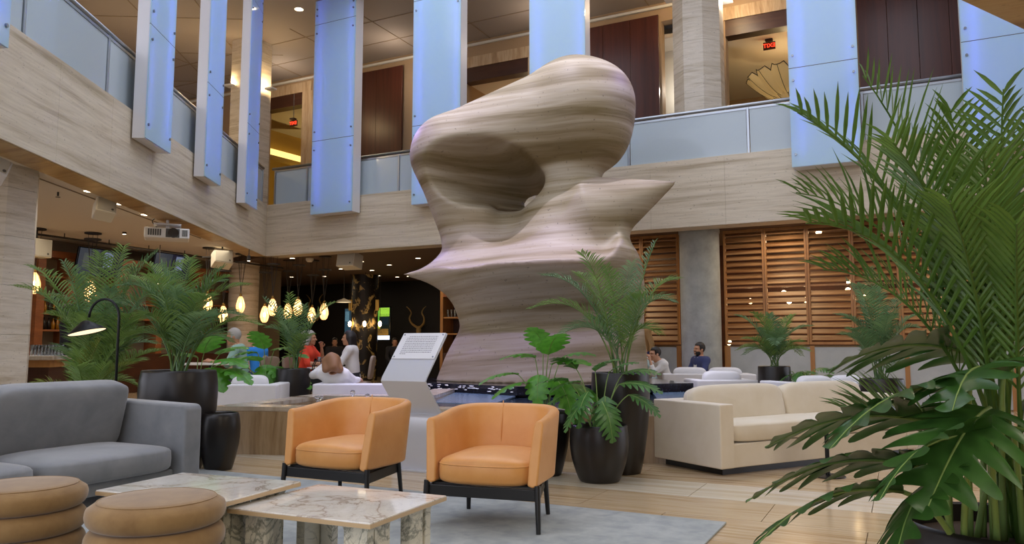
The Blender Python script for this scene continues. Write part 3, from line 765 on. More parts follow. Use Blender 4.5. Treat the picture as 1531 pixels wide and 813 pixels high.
# ------------------------------------------------------------------ white sofa on the right, facing away from the pool
def box_sofa(loc, rz, L_, D_, label, mat, cushions=2, armh=.60, arms=(1, 1), back=.62, bch=.70, group=None):
    """local x = length, local -y = front; origin at the front left corner on the floor"""
    t = thing('sofa', label, 'sofa', loc, rz, group)
    aw = .16
    for i, x in enumerate((0, L_-aw)):
        if arms[i]:
            b = MB(); b.bb((x, 0, .06), (x+aw, D_, armh)); b.build('arm', mat, t, bevel=.012, seg=3)
    b = MB(); b.bb((aw*arms[0], D_-.18, .07), (L_-aw*arms[1], D_, back)); b.build('back', mat, t, bevel=.015, seg=3)
    b = MB(); b.bb((aw*arms[0], .015, .06), (L_-aw*arms[1], D_-.18, .26)); b.build('base', mat, t, bevel=.008)
    il = L_-aw*sum(arms); x0 = aw*arms[0]
    b = cushion(il-.01, D_-.20, .17, .26, corner=9, crown=1.04); o = b.build('seat_cushion', mat, t, smooth=True); o.location = (x0+il/2, (D_-.20)/2+.005, .345)
    for k in range(cushions):
        w_ = il/cushions
        b = cushion(w_-.01, .40, .21, .40, corner=5, crown=1.1); o = b.build('back_cushion', mat, t, smooth=True)
        o.rotation_euler = (R(78), 0, 0); o.location = (x0+w_*(k+.5), D_-.30, bch-.17)
        pts = []
        for i in range(41):
            a = 2*math.pi*i/40; e = 2/5
            pts.append((math.copysign(abs(math.cos(a))**e, math.cos(a))*(w_-.01)/2, math.copysign(abs(math.sin(a))**e, math.sin(a))*.2, 0))
        b = MB(); b.tube(pts, .004, 5); b.build('piping', mat, o, smooth=True)
    b = MB(); b.bb((.08, .07, 0), (L_-.08, D_-.07, .06)); b.build('plinth', M['black_lacquer'], t)
    return t
c_ = gr(1079, 704, .05); rz_w = R(90-60)
wsofa = box_sofa((c_.x, c_.y, 0), rz_w, 2.75, .86, 'long ivory sofa right of the black planters', M['ivory_linen'], 2, .60, back=.60, bch=.70)
# side table in front of it
st = gr(1235, 633, .44)
t = thing('side_table', 'small dark marble side table before the ivory sofa', 'table', (st.x, st.y, 0), .4)
b = MB(); b.lathe([(.20, .415), (.205, .42), (.205, .435), (.20, .44)], 40); b.build('tabletop', M['marble_green'], t, auto=40)
b = MB(); b.lathe([(.018, .012), (.018, .415)], 16); b.build('stem', M['black_metal'], t, auto=40)
b = MB(); b.lathe([(.14, 0), (.14, .008), (.03, .014)], 32); b.build('base', M['black_metal'], t, auto=40)
# sofas around the pool
lin_ = M['white_linen']
def back_sofa(px0, px1, py, Y, rz, label, L_=None, cush=0, z=.62, D_=.8):
    p = at(px0, py, Y); q = at(px1, py, Y); L_ = L_ or (q-p).length
    return p, L_
pA = gr(322, 583, .60)
def low_sofa(loc, rz, L_, D_, label, h=.60, cush=2, armw=.2, backs=True):
    """seen from behind: local x = length, local +y = front, origin at the back left corner"""
    t = thing('sofa', label, 'sofa', loc, rz, 'white sofas around the pool')
    b = MB(); b.bb((0, 0, .05), (L_, .2, h)); b.build('back', lin_, t, bevel=.02, seg=3)
    for x in (0, L_-armw):
        b = MB(); b.bb((x, .2, .05), (x+armw, D_, h)); b.build('arm', lin_, t, bevel=.02, seg=3)
    b = MB(); b.bb((armw, .2, .05), (L_-armw, D_, .25)); b.build('base', lin_, t, bevel=.01)
    w_ = (L_-2*armw)/cush
    for k in range(cush):
        o = cushion(w_-.01, D_-.25, .18, .35, corner=6).build('seat_cushion', lin_, t, smooth=True); o.location = (armw+w_*(k+.5), (D_+.2)/2, .34)
        if not backs: continue
        o = cushion(w_-.03, .42, .18, .42, corner=5).build('back_cushion', lin_, t, smooth=True); o.rotation_euler = (R(100), 0, 0); o.location = (armw+w_*(k+.5), .31, .50)
    b = MB(); b.bb((.06, .06, 0), (L_-.06, D_-.06, .05)); b.build('plinth', M['black_lacquer'], t)
    return t
a_, c_ = gr(330, 578, .62), gr(417, 574, .62)
a_ = at(318, 578, 10.0); low_sofa((a_.x, 9.95, 0), .06, .82, .85, 'white sofa end left of the pool, beside the big black planter', .60, 1, .16)
a_ = at(467, 574, 10.35); low_sofa((a_.x, 10.35, 0), .05, 1.12, .8, 'white sofa behind the pool where the long-haired woman sits', .59, 1, .18, False)
a_ = at(992, 563, 13.75)
low_sofa((a_.x, 13.75, 0), -.12, 1.6, .8, 'white sofa in front of the concrete column behind the seated men', .60, 2, .18)
a_ = at(1042, 570, 11.7)
low_sofa((a_.x, 11.7, 0), .05, .95, .75, 'white sofa back beside the right end of the black plinth', .58, 1, .16)
a_ = at(1196, 566, 9.7)
low_sofa((a_.x, 9.7, 0), .30, 1.4, .85, 'white sofa with plump cushions behind the long ivory sofa', .63, 2, .18)
# ------------------------------------------------------------------ arched floor lamp
t = thing('floor_lamp', 'slim black arched floor lamp with a conical shade behind the sofa', 'lamp', tuple(gr(172, 700)-Vector((0, 0, 0))))
Yl = 6.7; base = at(172, 600, Yl); base.z = 0; t.location = base
zt = at(172, 447, Yl).z; wd = (at(172, 500, Yl)-at(127, 500, Yl)).x
pts = [(0, 0, .01), (0, 0, zt-.16)]
for k in range(1, 13):
    a = math.pi*k/12; pts.append((-wd/2+wd/2*math.cos(a), -.0, zt-.16+.16*math.sin(a)))
pts.append((-wd, 0, at(127, 473, Yl).z))
b = MB(); b.tube(pts, .011, 10); b.build('pole', M['black_metal'], t, smooth=True)
b = MB(); b.lathe([(.15, 0), (.15, .012), (.13, .016)], 36); b.build('base', M['black_metal'], t, auto=40)
sh_z = at(120, 497, Yl).z
b = MB(); b.lathe([(.018, .105), (.03, .10), (.155, .008), (.158, 0), (.150, .004), (.03, .085), (.018, .09)], 40, cap=False); o = b.build('shade', M['black_metal'], t, smooth=True); o.location = (-wd-.01, 0, sh_z); o.rotation_euler = (0, R(-14), 0)
b = MB(); b.lathe([(.15, .006), (.14, .014), (.002, .016)], 40); o2 = b.build('diffuser', M['lamp_white'], o, auto=40)
# ------------------------------------------------------------------ pool, plinth, fountain jets
ZP = .48
P0, P0b, P1, P2 = gr(322, 606, ZP), gr(975, 603, ZP), gr(467, 589, ZP), gr(600, 589, ZP)
P0 = gr(320, 607, ZP); Pr = Vector((1.5, 7.32, ZP)); Prr = Vector((3.3, 9.6, ZP)); Pb = Vector((3.6, 10.2, ZP))
chain = [Vector((-1.12, 11.25, 0)), Vector((-1.25, 9.95, 0)), P1, P0, Pr, Vector((3.4, 9.2, 0)), Vector((3.35, 10.8, 0))]
chain = [Vector((p.x, p.y, 0)) for p in chain]
pool = bpy.data.objects.new('pool', None); COL.objects.link(pool); pool['kind'] = 'structure'
def inset_chain(poly, d, closed=False):
    out = []; n = len(poly)
    for i in range(n):
        b_ = poly[i]; a = poly[i-1] if (i > 0 or closed) else None; c = poly[(i+1) % n] if (i < n-1 or closed) else None
        n1 = (b_-a).normalized() if a is not None else (c-b_).normalized(); n2 = (c-b_).normalized() if c is not None else n1
        n1 = Vector((-n1.y, n1.x, 0)); n2 = Vector((-n2.y, n2.x, 0)); m = n1+n2
        out.append(b_+m/m.length_squared*2*d)
    return out
inn = inset_chain(chain, .30); wat = inset_chain(chain, .31)
for i in range(len(chain)-1):
    a, c = chain[i], chain[i+1]; ai, ci = inn[i], inn[i+1]
    L_ = (c-a).length; n_ = max(1, round(L_/1.1))
    for k in range(n_):
        p, q, pi_, qi = a.lerp(c, k/n_), a.lerp(c, (k+1)/n_), ai.lerp(ci, k/n_), ai.lerp(ci, (k+1)/n_)
        g = (q-p).normalized()*.002
        b = MB(); b.prism([(p+g).to_2d(), (q-g).to_2d(), (qi-g).to_2d(), (pi_+g).to_2d()], 0, ZP-.045); b.build('wall_block', M['pool_stone'], pool)
        b = MB(); b.prism([(p+g).to_2d(), (q-g).to_2d(), (qi-g).to_2d(), (pi_+g).to_2d()], ZP-.043, ZP); b.build('coping_stone', M['pool_ledge'], pool)
V0, V1, V2 = gr(773, 577, .56), gr(573, 568, .56), gr(1037, 572, .56)
wpoly = [p.to_2d() for p in wat]+[(V2.x, V2.y-.02), (V0.x, V0.y-.02)]
b = MB(); b.prism(wpoly, .05, .40); o = b.build('water', M['water']); tag(o, 'dark rippled water in the fountain pool', 'water', kind='stuff')
V0, V1, V2 = gr(773, 577, .56), gr(573, 568, .56), gr(1037, 572, .56)
V0.z = V1.z = V2.z = 0
plinth = thing('sculpture_plinth', 'black speckled granite plinth with wet sloping spillways under the sculpture', 'plinth', (V0.x, V0.y, 0))
base_poly = [Vector((0, 0, 0)), V2-V0, Vector((2.3, 13.45, 0))-V0, Vector((-1.3, 13.5, 0))-V0, V1-V0]
b = MB(); b.prism([p.to_2d() for p in base_poly], .43, .555); b.build('slab', M['granite_black'], plinth, bevel=.008)
b = MB(); b.prism([p.to_2d() for p in inset_chain(base_poly, .12, True)], .0, .43); b.build('base', M['granite_black'], plinth)
W0, W1 = gr(736, 604, .405)-V0, gr(648, 601, .405)-V0
b = MB(); v = [Vector((-.02, -.02, .432)), (V1-V0)*.46+Vector((0, -.02, .432)), W1, W0]
b.add([*v, *[p-Vector((0, 0, .02)) for p in v]], [(0, 1, 2, 3), (7, 6, 5, 4), (0, 3, 7, 4), (3, 2, 6, 7), (2, 1, 5, 6), (1, 0, 4, 5)]); b.build('spillway', M['spill_steel'], plinth)
W0, W1 = gr(985, 598, .41)-V0, gr(1045, 590, .41)-V0
b = MB(); v = [(V2-V0)*.75+Vector((0, -.02, .432)), W0, W1, (V2-V0)+Vector((0, -.02, .432))]
b.add([*v, *[p-Vector((0, 0, .02)) for p in v]], [(0, 1, 2, 3), (7, 6, 5, 4), (0, 3, 7, 4), (3, 2, 6, 7), (2, 1, 5, 6), (1, 0, 4, 5)]); b.build('spillway', M['spill_steel'], plinth)
# small pale beads scattered along the plinth edge
random.seed(5)
b = MB()
e_ = (V1-V0); en = Vector((e_.y, -e_.x, 0)).normalized()*-1
for k in range(70):
    u = .02+.95*random.random(); p = e_*u; out_ = Vector((-e_.normalized().y, e_.normalized().x, 0))
    if out_.y > 0: out_ = -out_
    p = p+out_*.004; p.z = .505+random.choice((-.03, 0, .025))+random.uniform(-.006, .006)
    b.sphere(p, (.018+.02*random.random(), .006, .006), 6, 4)
o = b.build('pale_beads', M['paper'], plinth); tag(o, kind='stuff')
for q, h_, r_, lb in (((476, 605), .11, .035, 'low bubbling water jet at the left of the pool'), ((527, 604), .17, .02, 'slim upright water jet in the middle of the pool'), ((549, 603), .12, .02, 'slim water jet beside the sign stand')):
    p = gr(*q, .405)
    b = MB(); b.lathe([(r_*1.2, 0), (r_*.7, h_*.3), (r_*.9, h_*.6), (r_*1.6, h_*.85), (r_*1.1, h_*.97), (.004, h_)], 14); o = b.build('water_jet', M['water_jet'], None, smooth=True); o.location = (p.x, p.y, .402)
    tag(o, lb, 'water jet')
# ------------------------------------------------------------------ sign stand folded from one metal sheet
fl_ = gr(622, 702); 
ls = thing('sign_stand', 'silver folded-metal sign stand with an engraved text plaque by the pool', 'sign', (fl_.x, fl_.y, 0), rB)
def local_of(p): return Matrix.Rotation(-rB, 3, 'Z') @ (Vector(p)-fl_)
# profile in local (y = depth, z); -y is the reading side
prof = [(-.02, .01), (-.02, .43), (-.015, .47), (.02, .505), (.0, .53), (-.215, .785), (-.235, .815), (-.215, .845), (.10, 1.215)]
pp = smooth_path([(0, y, z) for y, z in prof[:3]], 3)
profl = [(-.03, .0), (-.03, .30), (-.03, .435), (-.022, .462), (.0, .475), (.03, .478), (.045, .488), (.04, .505), (-.20, .765), (-.216, .79), (-.20, .82), (.13, 1.205)]
wS = .235; th = .014
b = MB(); v = []; n_ = len(profl)
for i, (y, z) in enumerate(profl):
    a = Vector(profl[max(i-1, 0)]); c = Vector(profl[min(i+1, n_-1)]); d = (c-a).normalized(); nn_ = Vector((-d.y, d.x))
    for sx in (-wS, wS):
        v.append((sx, y+nn_.x*th/2, z+nn_.y*th/2)); v.append((sx, y-nn_.x*th/2, z-nn_.y*th/2))
f = []
for i in range(n_-1):
    o_ = i*4; f += [(o_, o_+2, o_+6, o_+4), (o_+1, o_+5, o_+7, o_+3), (o_, o_+4, o_+5, o_+1), (o_+2, o_+3, o_+7, o_+6)]
f += [(0, 1, 3, 2), ((n_-1)*4, (n_-1)*4+2, (n_-1)*4+3, (n_-1)*4+1)]
b.add(v, f); b.build('folded_sheet', M['lectern_metal'], ls, auto=25)
b = MB(); b.bb((-wS-.01, -.12, 0), (wS+.01, .25, .012)); b.build('foot_plate', M['lectern_metal'], ls)
y0, z0, y1, z1 = -.20, .82, .13, 1.205
dvec = Vector((0, y1-y0, z1-z0)); dl = dvec.length; dn = dvec.normalized(); nrm_ = Vector((0, -dn.z, dn.y))
rotm = Matrix((Vector((1, 0, 0)), dn, -nrm_*-1)).transposed()
pl = bpy.data.objects.new('plaque', None)
b = MB(); b.box((0, 0, 0), (2*wS-.012, dl*.60, .008)); pq = b.build('plaque', M['plaque'], ls, bevel=.002)
cen = Vector((0, y0, z0))+dn*dl*.70+nrm_*.012
pq.matrix_local = Matrix.Translation(cen) @ rotm.to_4x4()
random.seed(11)
PW, PH = 2*wS-.012, dl*.60
b = MB()
for r_ in range(11):
    y = PH*.36-r_*PH*.068; x = -PW*.36; x1 = PW*.36 if r_ < 10 else -PW*.22
    if r_ == 0: x += .02
    while x < x1:
        w_ = random.uniform(.008, .026); 
        b.bb((x, y-.0032, .0042), (min(x+w_, x1), y+.0032, .0048)); x += w_+.005
o = b.build('text_lines', M['ink'], pq); tag(o, kind='stuff')
for sx in (-1, 1):
    for sy in (-1, 1):
        b = MB(); b.tube([(sx*(PW/2-.022), sy*(PH/2-.022), .004), (sx*(PW/2-.022), sy*(PH/2-.022), .009)], .007, 10); b.build('screw', M['bolt_metal'], pq)
# ------------------------------------------------------------------ the stone sculpture
def sculpture_sdf(X, Y, Z):
    P = (X, Y, Z)
    def q(px, py, w=0.0): return ((px-780)/100, w, (572-py)/100)
    # upper ring
    ring = ell(P, q(862, 168, 0), (.84, .88, .90))
    ring = smin(ring, ell(P, q(900, 146, 0), (.52, .66, .56)), .15)
    ring = smin(ring, ell(P, q(884, 196, 0), (.60, .66, .60)), .15)
    ring = smin(ring, cone(P, q(866, 165), q(676, 228, -.05), .84, .60), .12)
    arm = cone(P, q(674, 232, -.05), q(697, 345, .05), .60, .40)
    ring = smin(ring, arm, .15)
    back = cone(P, q(690, 262, .62), q(846, 255, .70), .50, .42)
    ring = smin(ring, back, .25)
    neck = smin(cone(P, q(858, 262, 0), q(848, 345, -.05), .43, .50), cone(P, q(846, 340, -.05), q(836, 420, -.15), .50, .55), .2)
    up = smin(ring, neck, .14)
    saddle = cone(P, q(700, 348, .28), q(830, 348, .28), .34, .40)
    up = smin(up, saddle, .22)
    horn = cone(P, q(888, 324, -.28), q(1002, 283, -.60), .60, .012)
    up = smin(up, horn, .10)
    # lower belly
    ys = np.array([600, 572, 530, 490, 455, 435, 420, 400, 380, 340, 300]); zs = (572-ys)/100
    Ls = np.array([648, 652, 668, 690, 678, 660, 648, 650, 662, 690, 720]); Rs = np.array([968, 968, 965, 962, 963, 963, 962, 960, 953, 922, 900])
    Ds = np.array([1.02, 1.00, 0.86, 0.66, 0.98, 1.24, 1.42, 1.52, 1.5, 1.4, 1.3])
    o = np.argsort(zs); zz = np.linspace(-.3, 2.8, 240); ker = np.hanning(29); ker /= ker.sum()
    def sm(A):
        v = np.interp(zz, zs[o], A[o]); return np.interp(Z, zz, np.convolve(np.pad(v, 14, 'edge'), ker, 'valid'))
    L = sm(Ls); Rr = sm(Rs); D = sm(Ds)
    cx = ((L+Rr)/2-780)/100; a = (Rr-L)/200
    k = np.sqrt(((X-cx)/a)**2+(Y/D)**2)
    belly = (k-1)*np.minimum(a, D)*.85
    lh = cone(P, q(705, 402, -.3), q(604, 414, -.45), .42, .012)
    belly = smin(belly, lh, .22)
    rn = np.sqrt((X-.62)**2+(Y+.05)**2); ra = np.sqrt((X+.80)**2+(Y-.05)**2)
    tt = np.clip((X-1.05)/.7, 0, 1); t2 = np.clip((X+1.1)/.9, 0, 1)
    hp = np.minimum(1.52 + .09*t2*t2*(3-2*t2) + .6*tt*tt*(3-2*tt) + 4.6*np.exp(-rn/.34) + 1.8*np.exp(-ra/.30), 3.3)
    lower = smax(belly, (Z-hp)*.5, .03)
    d = smin(up, lower, .22)
    # the hole
    t = cone(P, q(702, 268, -1.2), q(824, 282, 1.15), 1.02, .16, (1, 1, 1.62))/1.25
    d = smax(d, -t, .06)
    return np.maximum(d, .028-Z)
_v, _f = net(sculpture_sdf, (-2.1, -1.9, -.06), (2.6, 1.9, 5.2), .034)
sculpture = bpy.data.objects.new('abstract_sculpture', net_mesh('abstract_sculpture', (_v*1.0696, _f), M['sculpture'])); link(sculpture)
sculpture.location = at(780, 572, 12.3)
tag(sculpture, 'huge abstract travertine sculpture with a hollow and two pointed horns on its plinth', 'sculpture')
# ------------------------------------------------------------------ plants
def bez(a, b, c, t): return a*(1-t)**2+b*2*t*(1-t)+c*t*t
def frond_mb(b, a, c, e, n=26, ll=.32, lw=.016, spread=1.0, up=.35, fwd=.55, droop=.25, seed=0, start=.22, stem=.008, segs=3):
    """palm frond: curved rachis from a over c to e with two rows of leaflets"""
    rnd = random.Random(seed)
    pts = [bez(a, c, e, k/14) for k in range(15)]
    b.tube(pts, [stem*(1-.75*k/14) for k in range(15)], 5)
    for i in range(n):
        t = start+(1-start)*((i+.5)/n); p = bez(a, c, e, t)
        tg = (bez(a, c, e, min(1, t+.02))-bez(a, c, e, max(0, t-.02))).normalized()
        sd = tg.cross(Vector((0, 0, 1)))
        if sd.length < .15: sd = tg.cross(Vector((rnd.random(), rnd.random(), .1)))
        sd.normalize(); un = sd.cross(tg).normalized()
        if un.z < 0: un = -un
        prof = math.sin(math.pi*min(1, .18+.82*(t-start)/(1-start)))**.6*(1-.25*t)
        L = ll*max(.30, prof)*rnd.uniform(.86, 1.1)
        for s in (-1, 1):
            f_ = fwd+.25*t+rnd.uniform(-.12, .12)
            d = (sd*s*spread+un*(up+rnd.uniform(-.15, .15))+tg*f_).normalized()
            wv = d.cross(un).normalized()
            q = [p]; dd = d.copy()
            for k in range(segs):
                dd = (dd+Vector((0, 0, -droop/segs*(k+.5)))).normalized(); q.append(q[-1]+dd*(L/segs))
            ws = [.45, 1.0, .8, 0][:segs+1] if segs == 3 else [.5, 1, 0]
            v = []; fold = un*lw*.35
            for k, pp_ in enumerate(q[:-1]):
                v += [pp_-wv*lw*.5*ws[k]+fold*ws[k], pp_, pp_+wv*lw*.5*ws[k]+fold*ws[k]]
            v.append(q[-1]); m = len(q)-1; f = []
            for k in range(m-1):
                o = k*3; f += [(o, o+1, o+4, o+3), (o+1, o+2, o+5, o+4)]
            o = (m-1)*3; f += [(o, o+1, 3*m), (o+1, o+2, 3*m)]
            b.add(v, f)
    return b
POTS = {'tall': [(.165, 0), (.19, .10), (.235, .40), (.255, .70), (.252, .86)], 'low': [(.15, 0), (.175, .03), (.225, .18), (.242, .32), (.236, .43), (.232, .45)],
        'barrel': [(.20, 0), (.225, .05), (.285, .30), (.315, .60), (.315, .78), (.30, .90)], 'urn': [(.12, 0), (.14, .03), (.185, .22), (.20, .38), (.19, .50), (.175, .54)]}
def pot(t, prof, k=1.0, kz=1.0, mat='pot_black'):
    pf = [(r*k, z*kz) for r, z in prof]; r1, z1 = pf[-1]
    pf = [(p.x, p.z) for p in smooth_path([(r, 0, z) for r, z in pf], 5)]
    b = MB(); b.lathe(pf+[(r1-.008, z1+.006), (r1-.022, z1), (r1-.03, z1-.08)], 44, cap=False); b.lathe([(.001, .002), (pf[0][0], .002)], 44, cap=False)
    b.build('pot', M[mat], t, auto=50)
    b = MB(); b.lathe([(.001, z1-.05), (r1-.03, z1-.06)], 24, cap=False); b.build('soil', M['soil'], t)
    return z1-.06
def palm(name, label, loc, potk, fr, mats=('palm_leaf',), group='potted palms', stems=5, seed=1, soil=None, more=(), **kw):
    """fr: list of (tip offset from the crown base, arch height) in metres"""
    t = thing(name, label, 'plant', loc, 0, group)
    z = pot(t, *potk) if potk else (soil or 0)
    rnd = random.Random(seed)
    for i, (tip, arch) in enumerate(list(fr)+list(more)):
        a = Vector((rnd.uniform(-.06, .06), rnd.uniform(-.06, .06), z)); e = Vector(tip)+Vector((0, 0, z))
        c = Vector((a.x+(e.x-a.x)*.28, a.y+(e.y-a.y)*.28, max(e.z, z)*.55+z*.45+arch))
        b = MB(); frond_mb(b, a, c, e, seed=seed*100+i, **kw); b.build('frond', M[mats[i % len(mats)]], t)
    return t
def fan(n, r0, r1, h0, h1, a0=0, a1=2*math.pi, seed=3, arch=(.15, .5)):
    rnd = random.Random(seed); out = []
    for i in range(n):
        a = a0+(a1-a0)*(i+rnd.uniform(.2, .8))/n; u = rnd.random(); r = r0+(r1-r0)*u; h = h1+(h0-h1)*u
        out.append(((r*math.cos(a), r*math.sin(a), h*rnd.uniform(.92, 1.06)), rnd.uniform(*arch)))
    return out
def lobed_leaf_mb(L=.4, Wd=.32, lobes=6, cut=.62, droop=.25, fold=.18, sweep=.5, seed=0, blunt=.8):
    """split leaf lying along +x, base at origin, thin blade with lobes reaching outward and forward"""
    rnd = random.Random(seed); b = MB(); n = lobes*10
    def mid(t): return Vector((L*t, 0, -droop*L*t*t+.05*L*math.sin(math.pi*t)))
    for s in (-1, 1):
        ph = rnd.uniform(-.1, .1); v = []; rows = []
        for i in range(n+1):
            t = i/n; e = (math.sin(math.pi*min(1, .10+.90*t)**.72))**.75 if t < 1 else 0
            cyc = (t*lobes+ph) % 1.0; lob = (math.sin(math.pi*cyc))**(1-.45*blunt) if cyc > 0 else 0
            w = Wd*.5*e*((1-cut)+cut*lob); w = max(w, .004)
            base = mid(t); row = []
            for j in range(4):
                u = j/3; ww = w*u
                fx = sweep*ww*(.55+.45*u)
                tt = min(1.06, t+fx/L*.9)
                p = mid(tt) if j else base
                p = Vector((p.x, s*ww, p.z+fold*ww-.55*ww*ww/Wd+(.008*math.sin(9*t*lobes) if j == 3 else 0)))
                row.append(p)
            rows.append(row)
        for r in rows: v += r
        f = []
        for i in range(n):
            for j in range(3):
                q = (i*4+j, i*4+j+1, (i+1)*4+j+1, (i+1)*4+j); f.append(q if s > 0 else q[::-1])
        b.add(v, f)
    return b
LEAFS = {}
def leaf_mesh(kind, var):
    k = (kind, var)
    if k not in LEAFS:
        if kind == 'philo': b = lobed_leaf_mb(1, .76, 7, .86, .30, .16, .66, var, .7)
        else: b = lobed_leaf_mb(1, .92, 5, .45, .35, .15, .35, var, .9)
        b2 = MB(); b2.tube([(x, 0, -(.30 if kind == 'philo' else .35)*x*x+.05*math.sin(math.pi*x)+.002) for x in [k_/8 for k_ in range(9)]], [.014*(1-.8*k_/8) for k_ in range(9)], 5)
        LEAFS[k] = (b, b2)
    return LEAFS[k]
LM = {}
def put_leaf(t, base, knee, tip_dir, L, kind='philo', var=0, mat='philo_leaf', roll=0.0, stem_r=.009, stem_mat='stem_green'):
    """stalk from base to knee, blade from the knee along tip_dir"""
    base, knee, d = Vector(base), Vector(knee), Vector(tip_dir).normalized()
    mk = (kind, var, mat)
    if mk not in LM:
        a, c = leaf_mesh(kind, var); LM[mk] = (a.mesh('leaf', M[mat], True), c.mesh('midrib', M['stem_green'], True))
    me, mr = LM[mk]
    y = Vector((0, 0, 1)).cross(d)
    y = y.normalized() if y.length > .05 else Vector((0, 1, 0)); z = d.cross(y)
    m = Matrix((d, y, z)).transposed() @ Matrix.Rotation(roll, 3, 'X')
    o = bpy.data.objects.new('leaf', me); link(o, t)
    o.location = knee; o.rotation_euler = m.to_euler(); o.scale = (L, L, L)
    r = bpy.data.objects.new('midrib', mr); link(r, o)
    ctrl = Vector((base.x*.6+knee.x*.4, base.y*.6+knee.y*.4, base.z*.25+knee.z*.75))
    b = MB(); b.tube([bez(base, ctrl, knee, k/8) for k in range(9)], [stem_r*(1-.35*k/8) for k in range(9)], 6); b.build('stalk', M[stem_mat], t, smooth=True)
    return o
def leafy(name, label, loc, potk, n, r, h, L, kind, mat, seed=1, a0=0, a1=2*math.pi, z=None, group=None, tilt=-.1):
    t = thing(name, label, 'plant', loc, 0, group); rnd = random.Random(seed)
    zz = pot(t, *potk) if potk else (z or 0)
    for i in range(n):
        a = a0+(a1-a0)*(i+rnd.uniform(.15, .85))/n; u = rnd.uniform(.35, 1)
        kn = (r*u*math.cos(a)*.8, r*u*math.sin(a)*.8, zz+h*(1.1-.55*u)*rnd.uniform(.85, 1.1))
        put_leaf(t, (rnd.uniform(-.04, .04), rnd.uniform(-.04, .04), zz), kn, (math.cos(a), math.sin(a), tilt+rnd.uniform(-.25, .35)), L*rnd.uniform(.8, 1.15), kind, rnd.randrange(3), mat, rnd.uniform(-.4, .4))
    return t
def xy(px, py, Y):
    p = at(px, py, Y); return Vector((p.x, p.y, 0))
# ---- centre group
cpt = xy(928, 600, 6.85)
def tips(loc, z0, items, Y=None):
    """items: (px, py, depth offset, arch) -> tips relative to the crown"""
    out = []
    for px, py, dy, ar in items:
        p = at(px, py, loc.y+dy); out.append(((p.x-loc.x, p.y-loc.y, p.z-z0), ar))
    return out
palm('potted_palm', 'tall feathery palm in a tall black pot before the sculpture', cpt, (POTS['tall'], 1.0, 1.0),
     tips(cpt, .80, [(792, 462, -.1, .52), (812, 412, .2, .42), (868, 378, -.25, .35), (980, 362, .1, .10), (1014, 418, .25, .42), (1008, 452, -.35, .50), (862, 408, .45, .30), (945, 392, .5, .12), (905, 398, -.1, .15), (838, 500, -.3, .42), (985, 500, .25, .4), (880, 478, .4, .3), (960, 440, -.2, .2)]),
     ('palm_leaf', 'palm_dark'), seed=4, n=30, ll=.27, lw=.012, up=.45, fwd=.7, droop=.3, start=.25)
fpt = xy(896, 680, 6.42)
fp = thing('potted_philodendron', 'split-leaf plant in the squat black pot at the front of the planters', 'plant', fpt)
z = pot(fp, POTS['low'], 1.0, 1.0)
for px, py, dy, dx_, dz_, L, v_ in ((905, 592, -.12, -.06, -.85, .34, 0), (868, 572, -.05, -.75, .05, .30, 1), (925, 575, -.02, .8, .1, .36, 2), (890, 555, .05, .25, .35, .30, 0), (850, 590, .02, -.9, -.25, .30, 2), (940, 590, -.1, .8, -.3, .30, 1), (880, 585, -.18, -.35, -.5, .32, 1), (910, 558, .1, .6, .5, .28, 2), (862, 552, .15, -.6, .5, .30, 0), (900, 600, -.25, .3, -.8, .32, 1), (880, 600, -.2, -.8, -.5, .32, 2), (930, 560, .1, .9, .3, .32, 0), (850, 570, -.1, -.9, .2, .30, 1)):
    p = at(px, py, fpt.y+dy)-fpt; put_leaf(fp, (p.x*.2, p.y*.2, z), p, (dx_, -.45, dz_), L, 'philo', v_, 'philo_mid', .2, .006)
mpt = xy(812, 660, 6.75)
mp = thing('potted_monstera', 'bright green broad-leaved plant in the dark pot behind the right armchair', 'plant', mpt)
z = pot(mp, POTS['tall'], .92, .62)
for px, py, dy, dx_, dz_, L, v_ in ((800, 535, -.05, -.8, .25, .32, 0), (825, 545, -.1, .5, .2, .36, 1), (812, 522, .1, -.2, .6, .30, 2), (790, 572, -.15, -.9, -.05, .34, 1), (840, 535, .12, .8, .35, .30, 0), (806, 560, -.2, -.1, -.55, .26, 2), (850, 575, .0, .9, -.2, .34, 1), (775, 560, .05, -.9, .1, .36, 2), (830, 565, -.25, .3, -.4, .34, 0), (820, 530, -.2, .1, .4, .34, 1)):
    p = at(px, py, mpt.y+dy)-mpt; put_leaf(mp, (p.x*.2, p.y*.2, z), p, (dx_, -.35, dz_), L, 'monstera', v_, 'monstera_leaf', .1, .006)
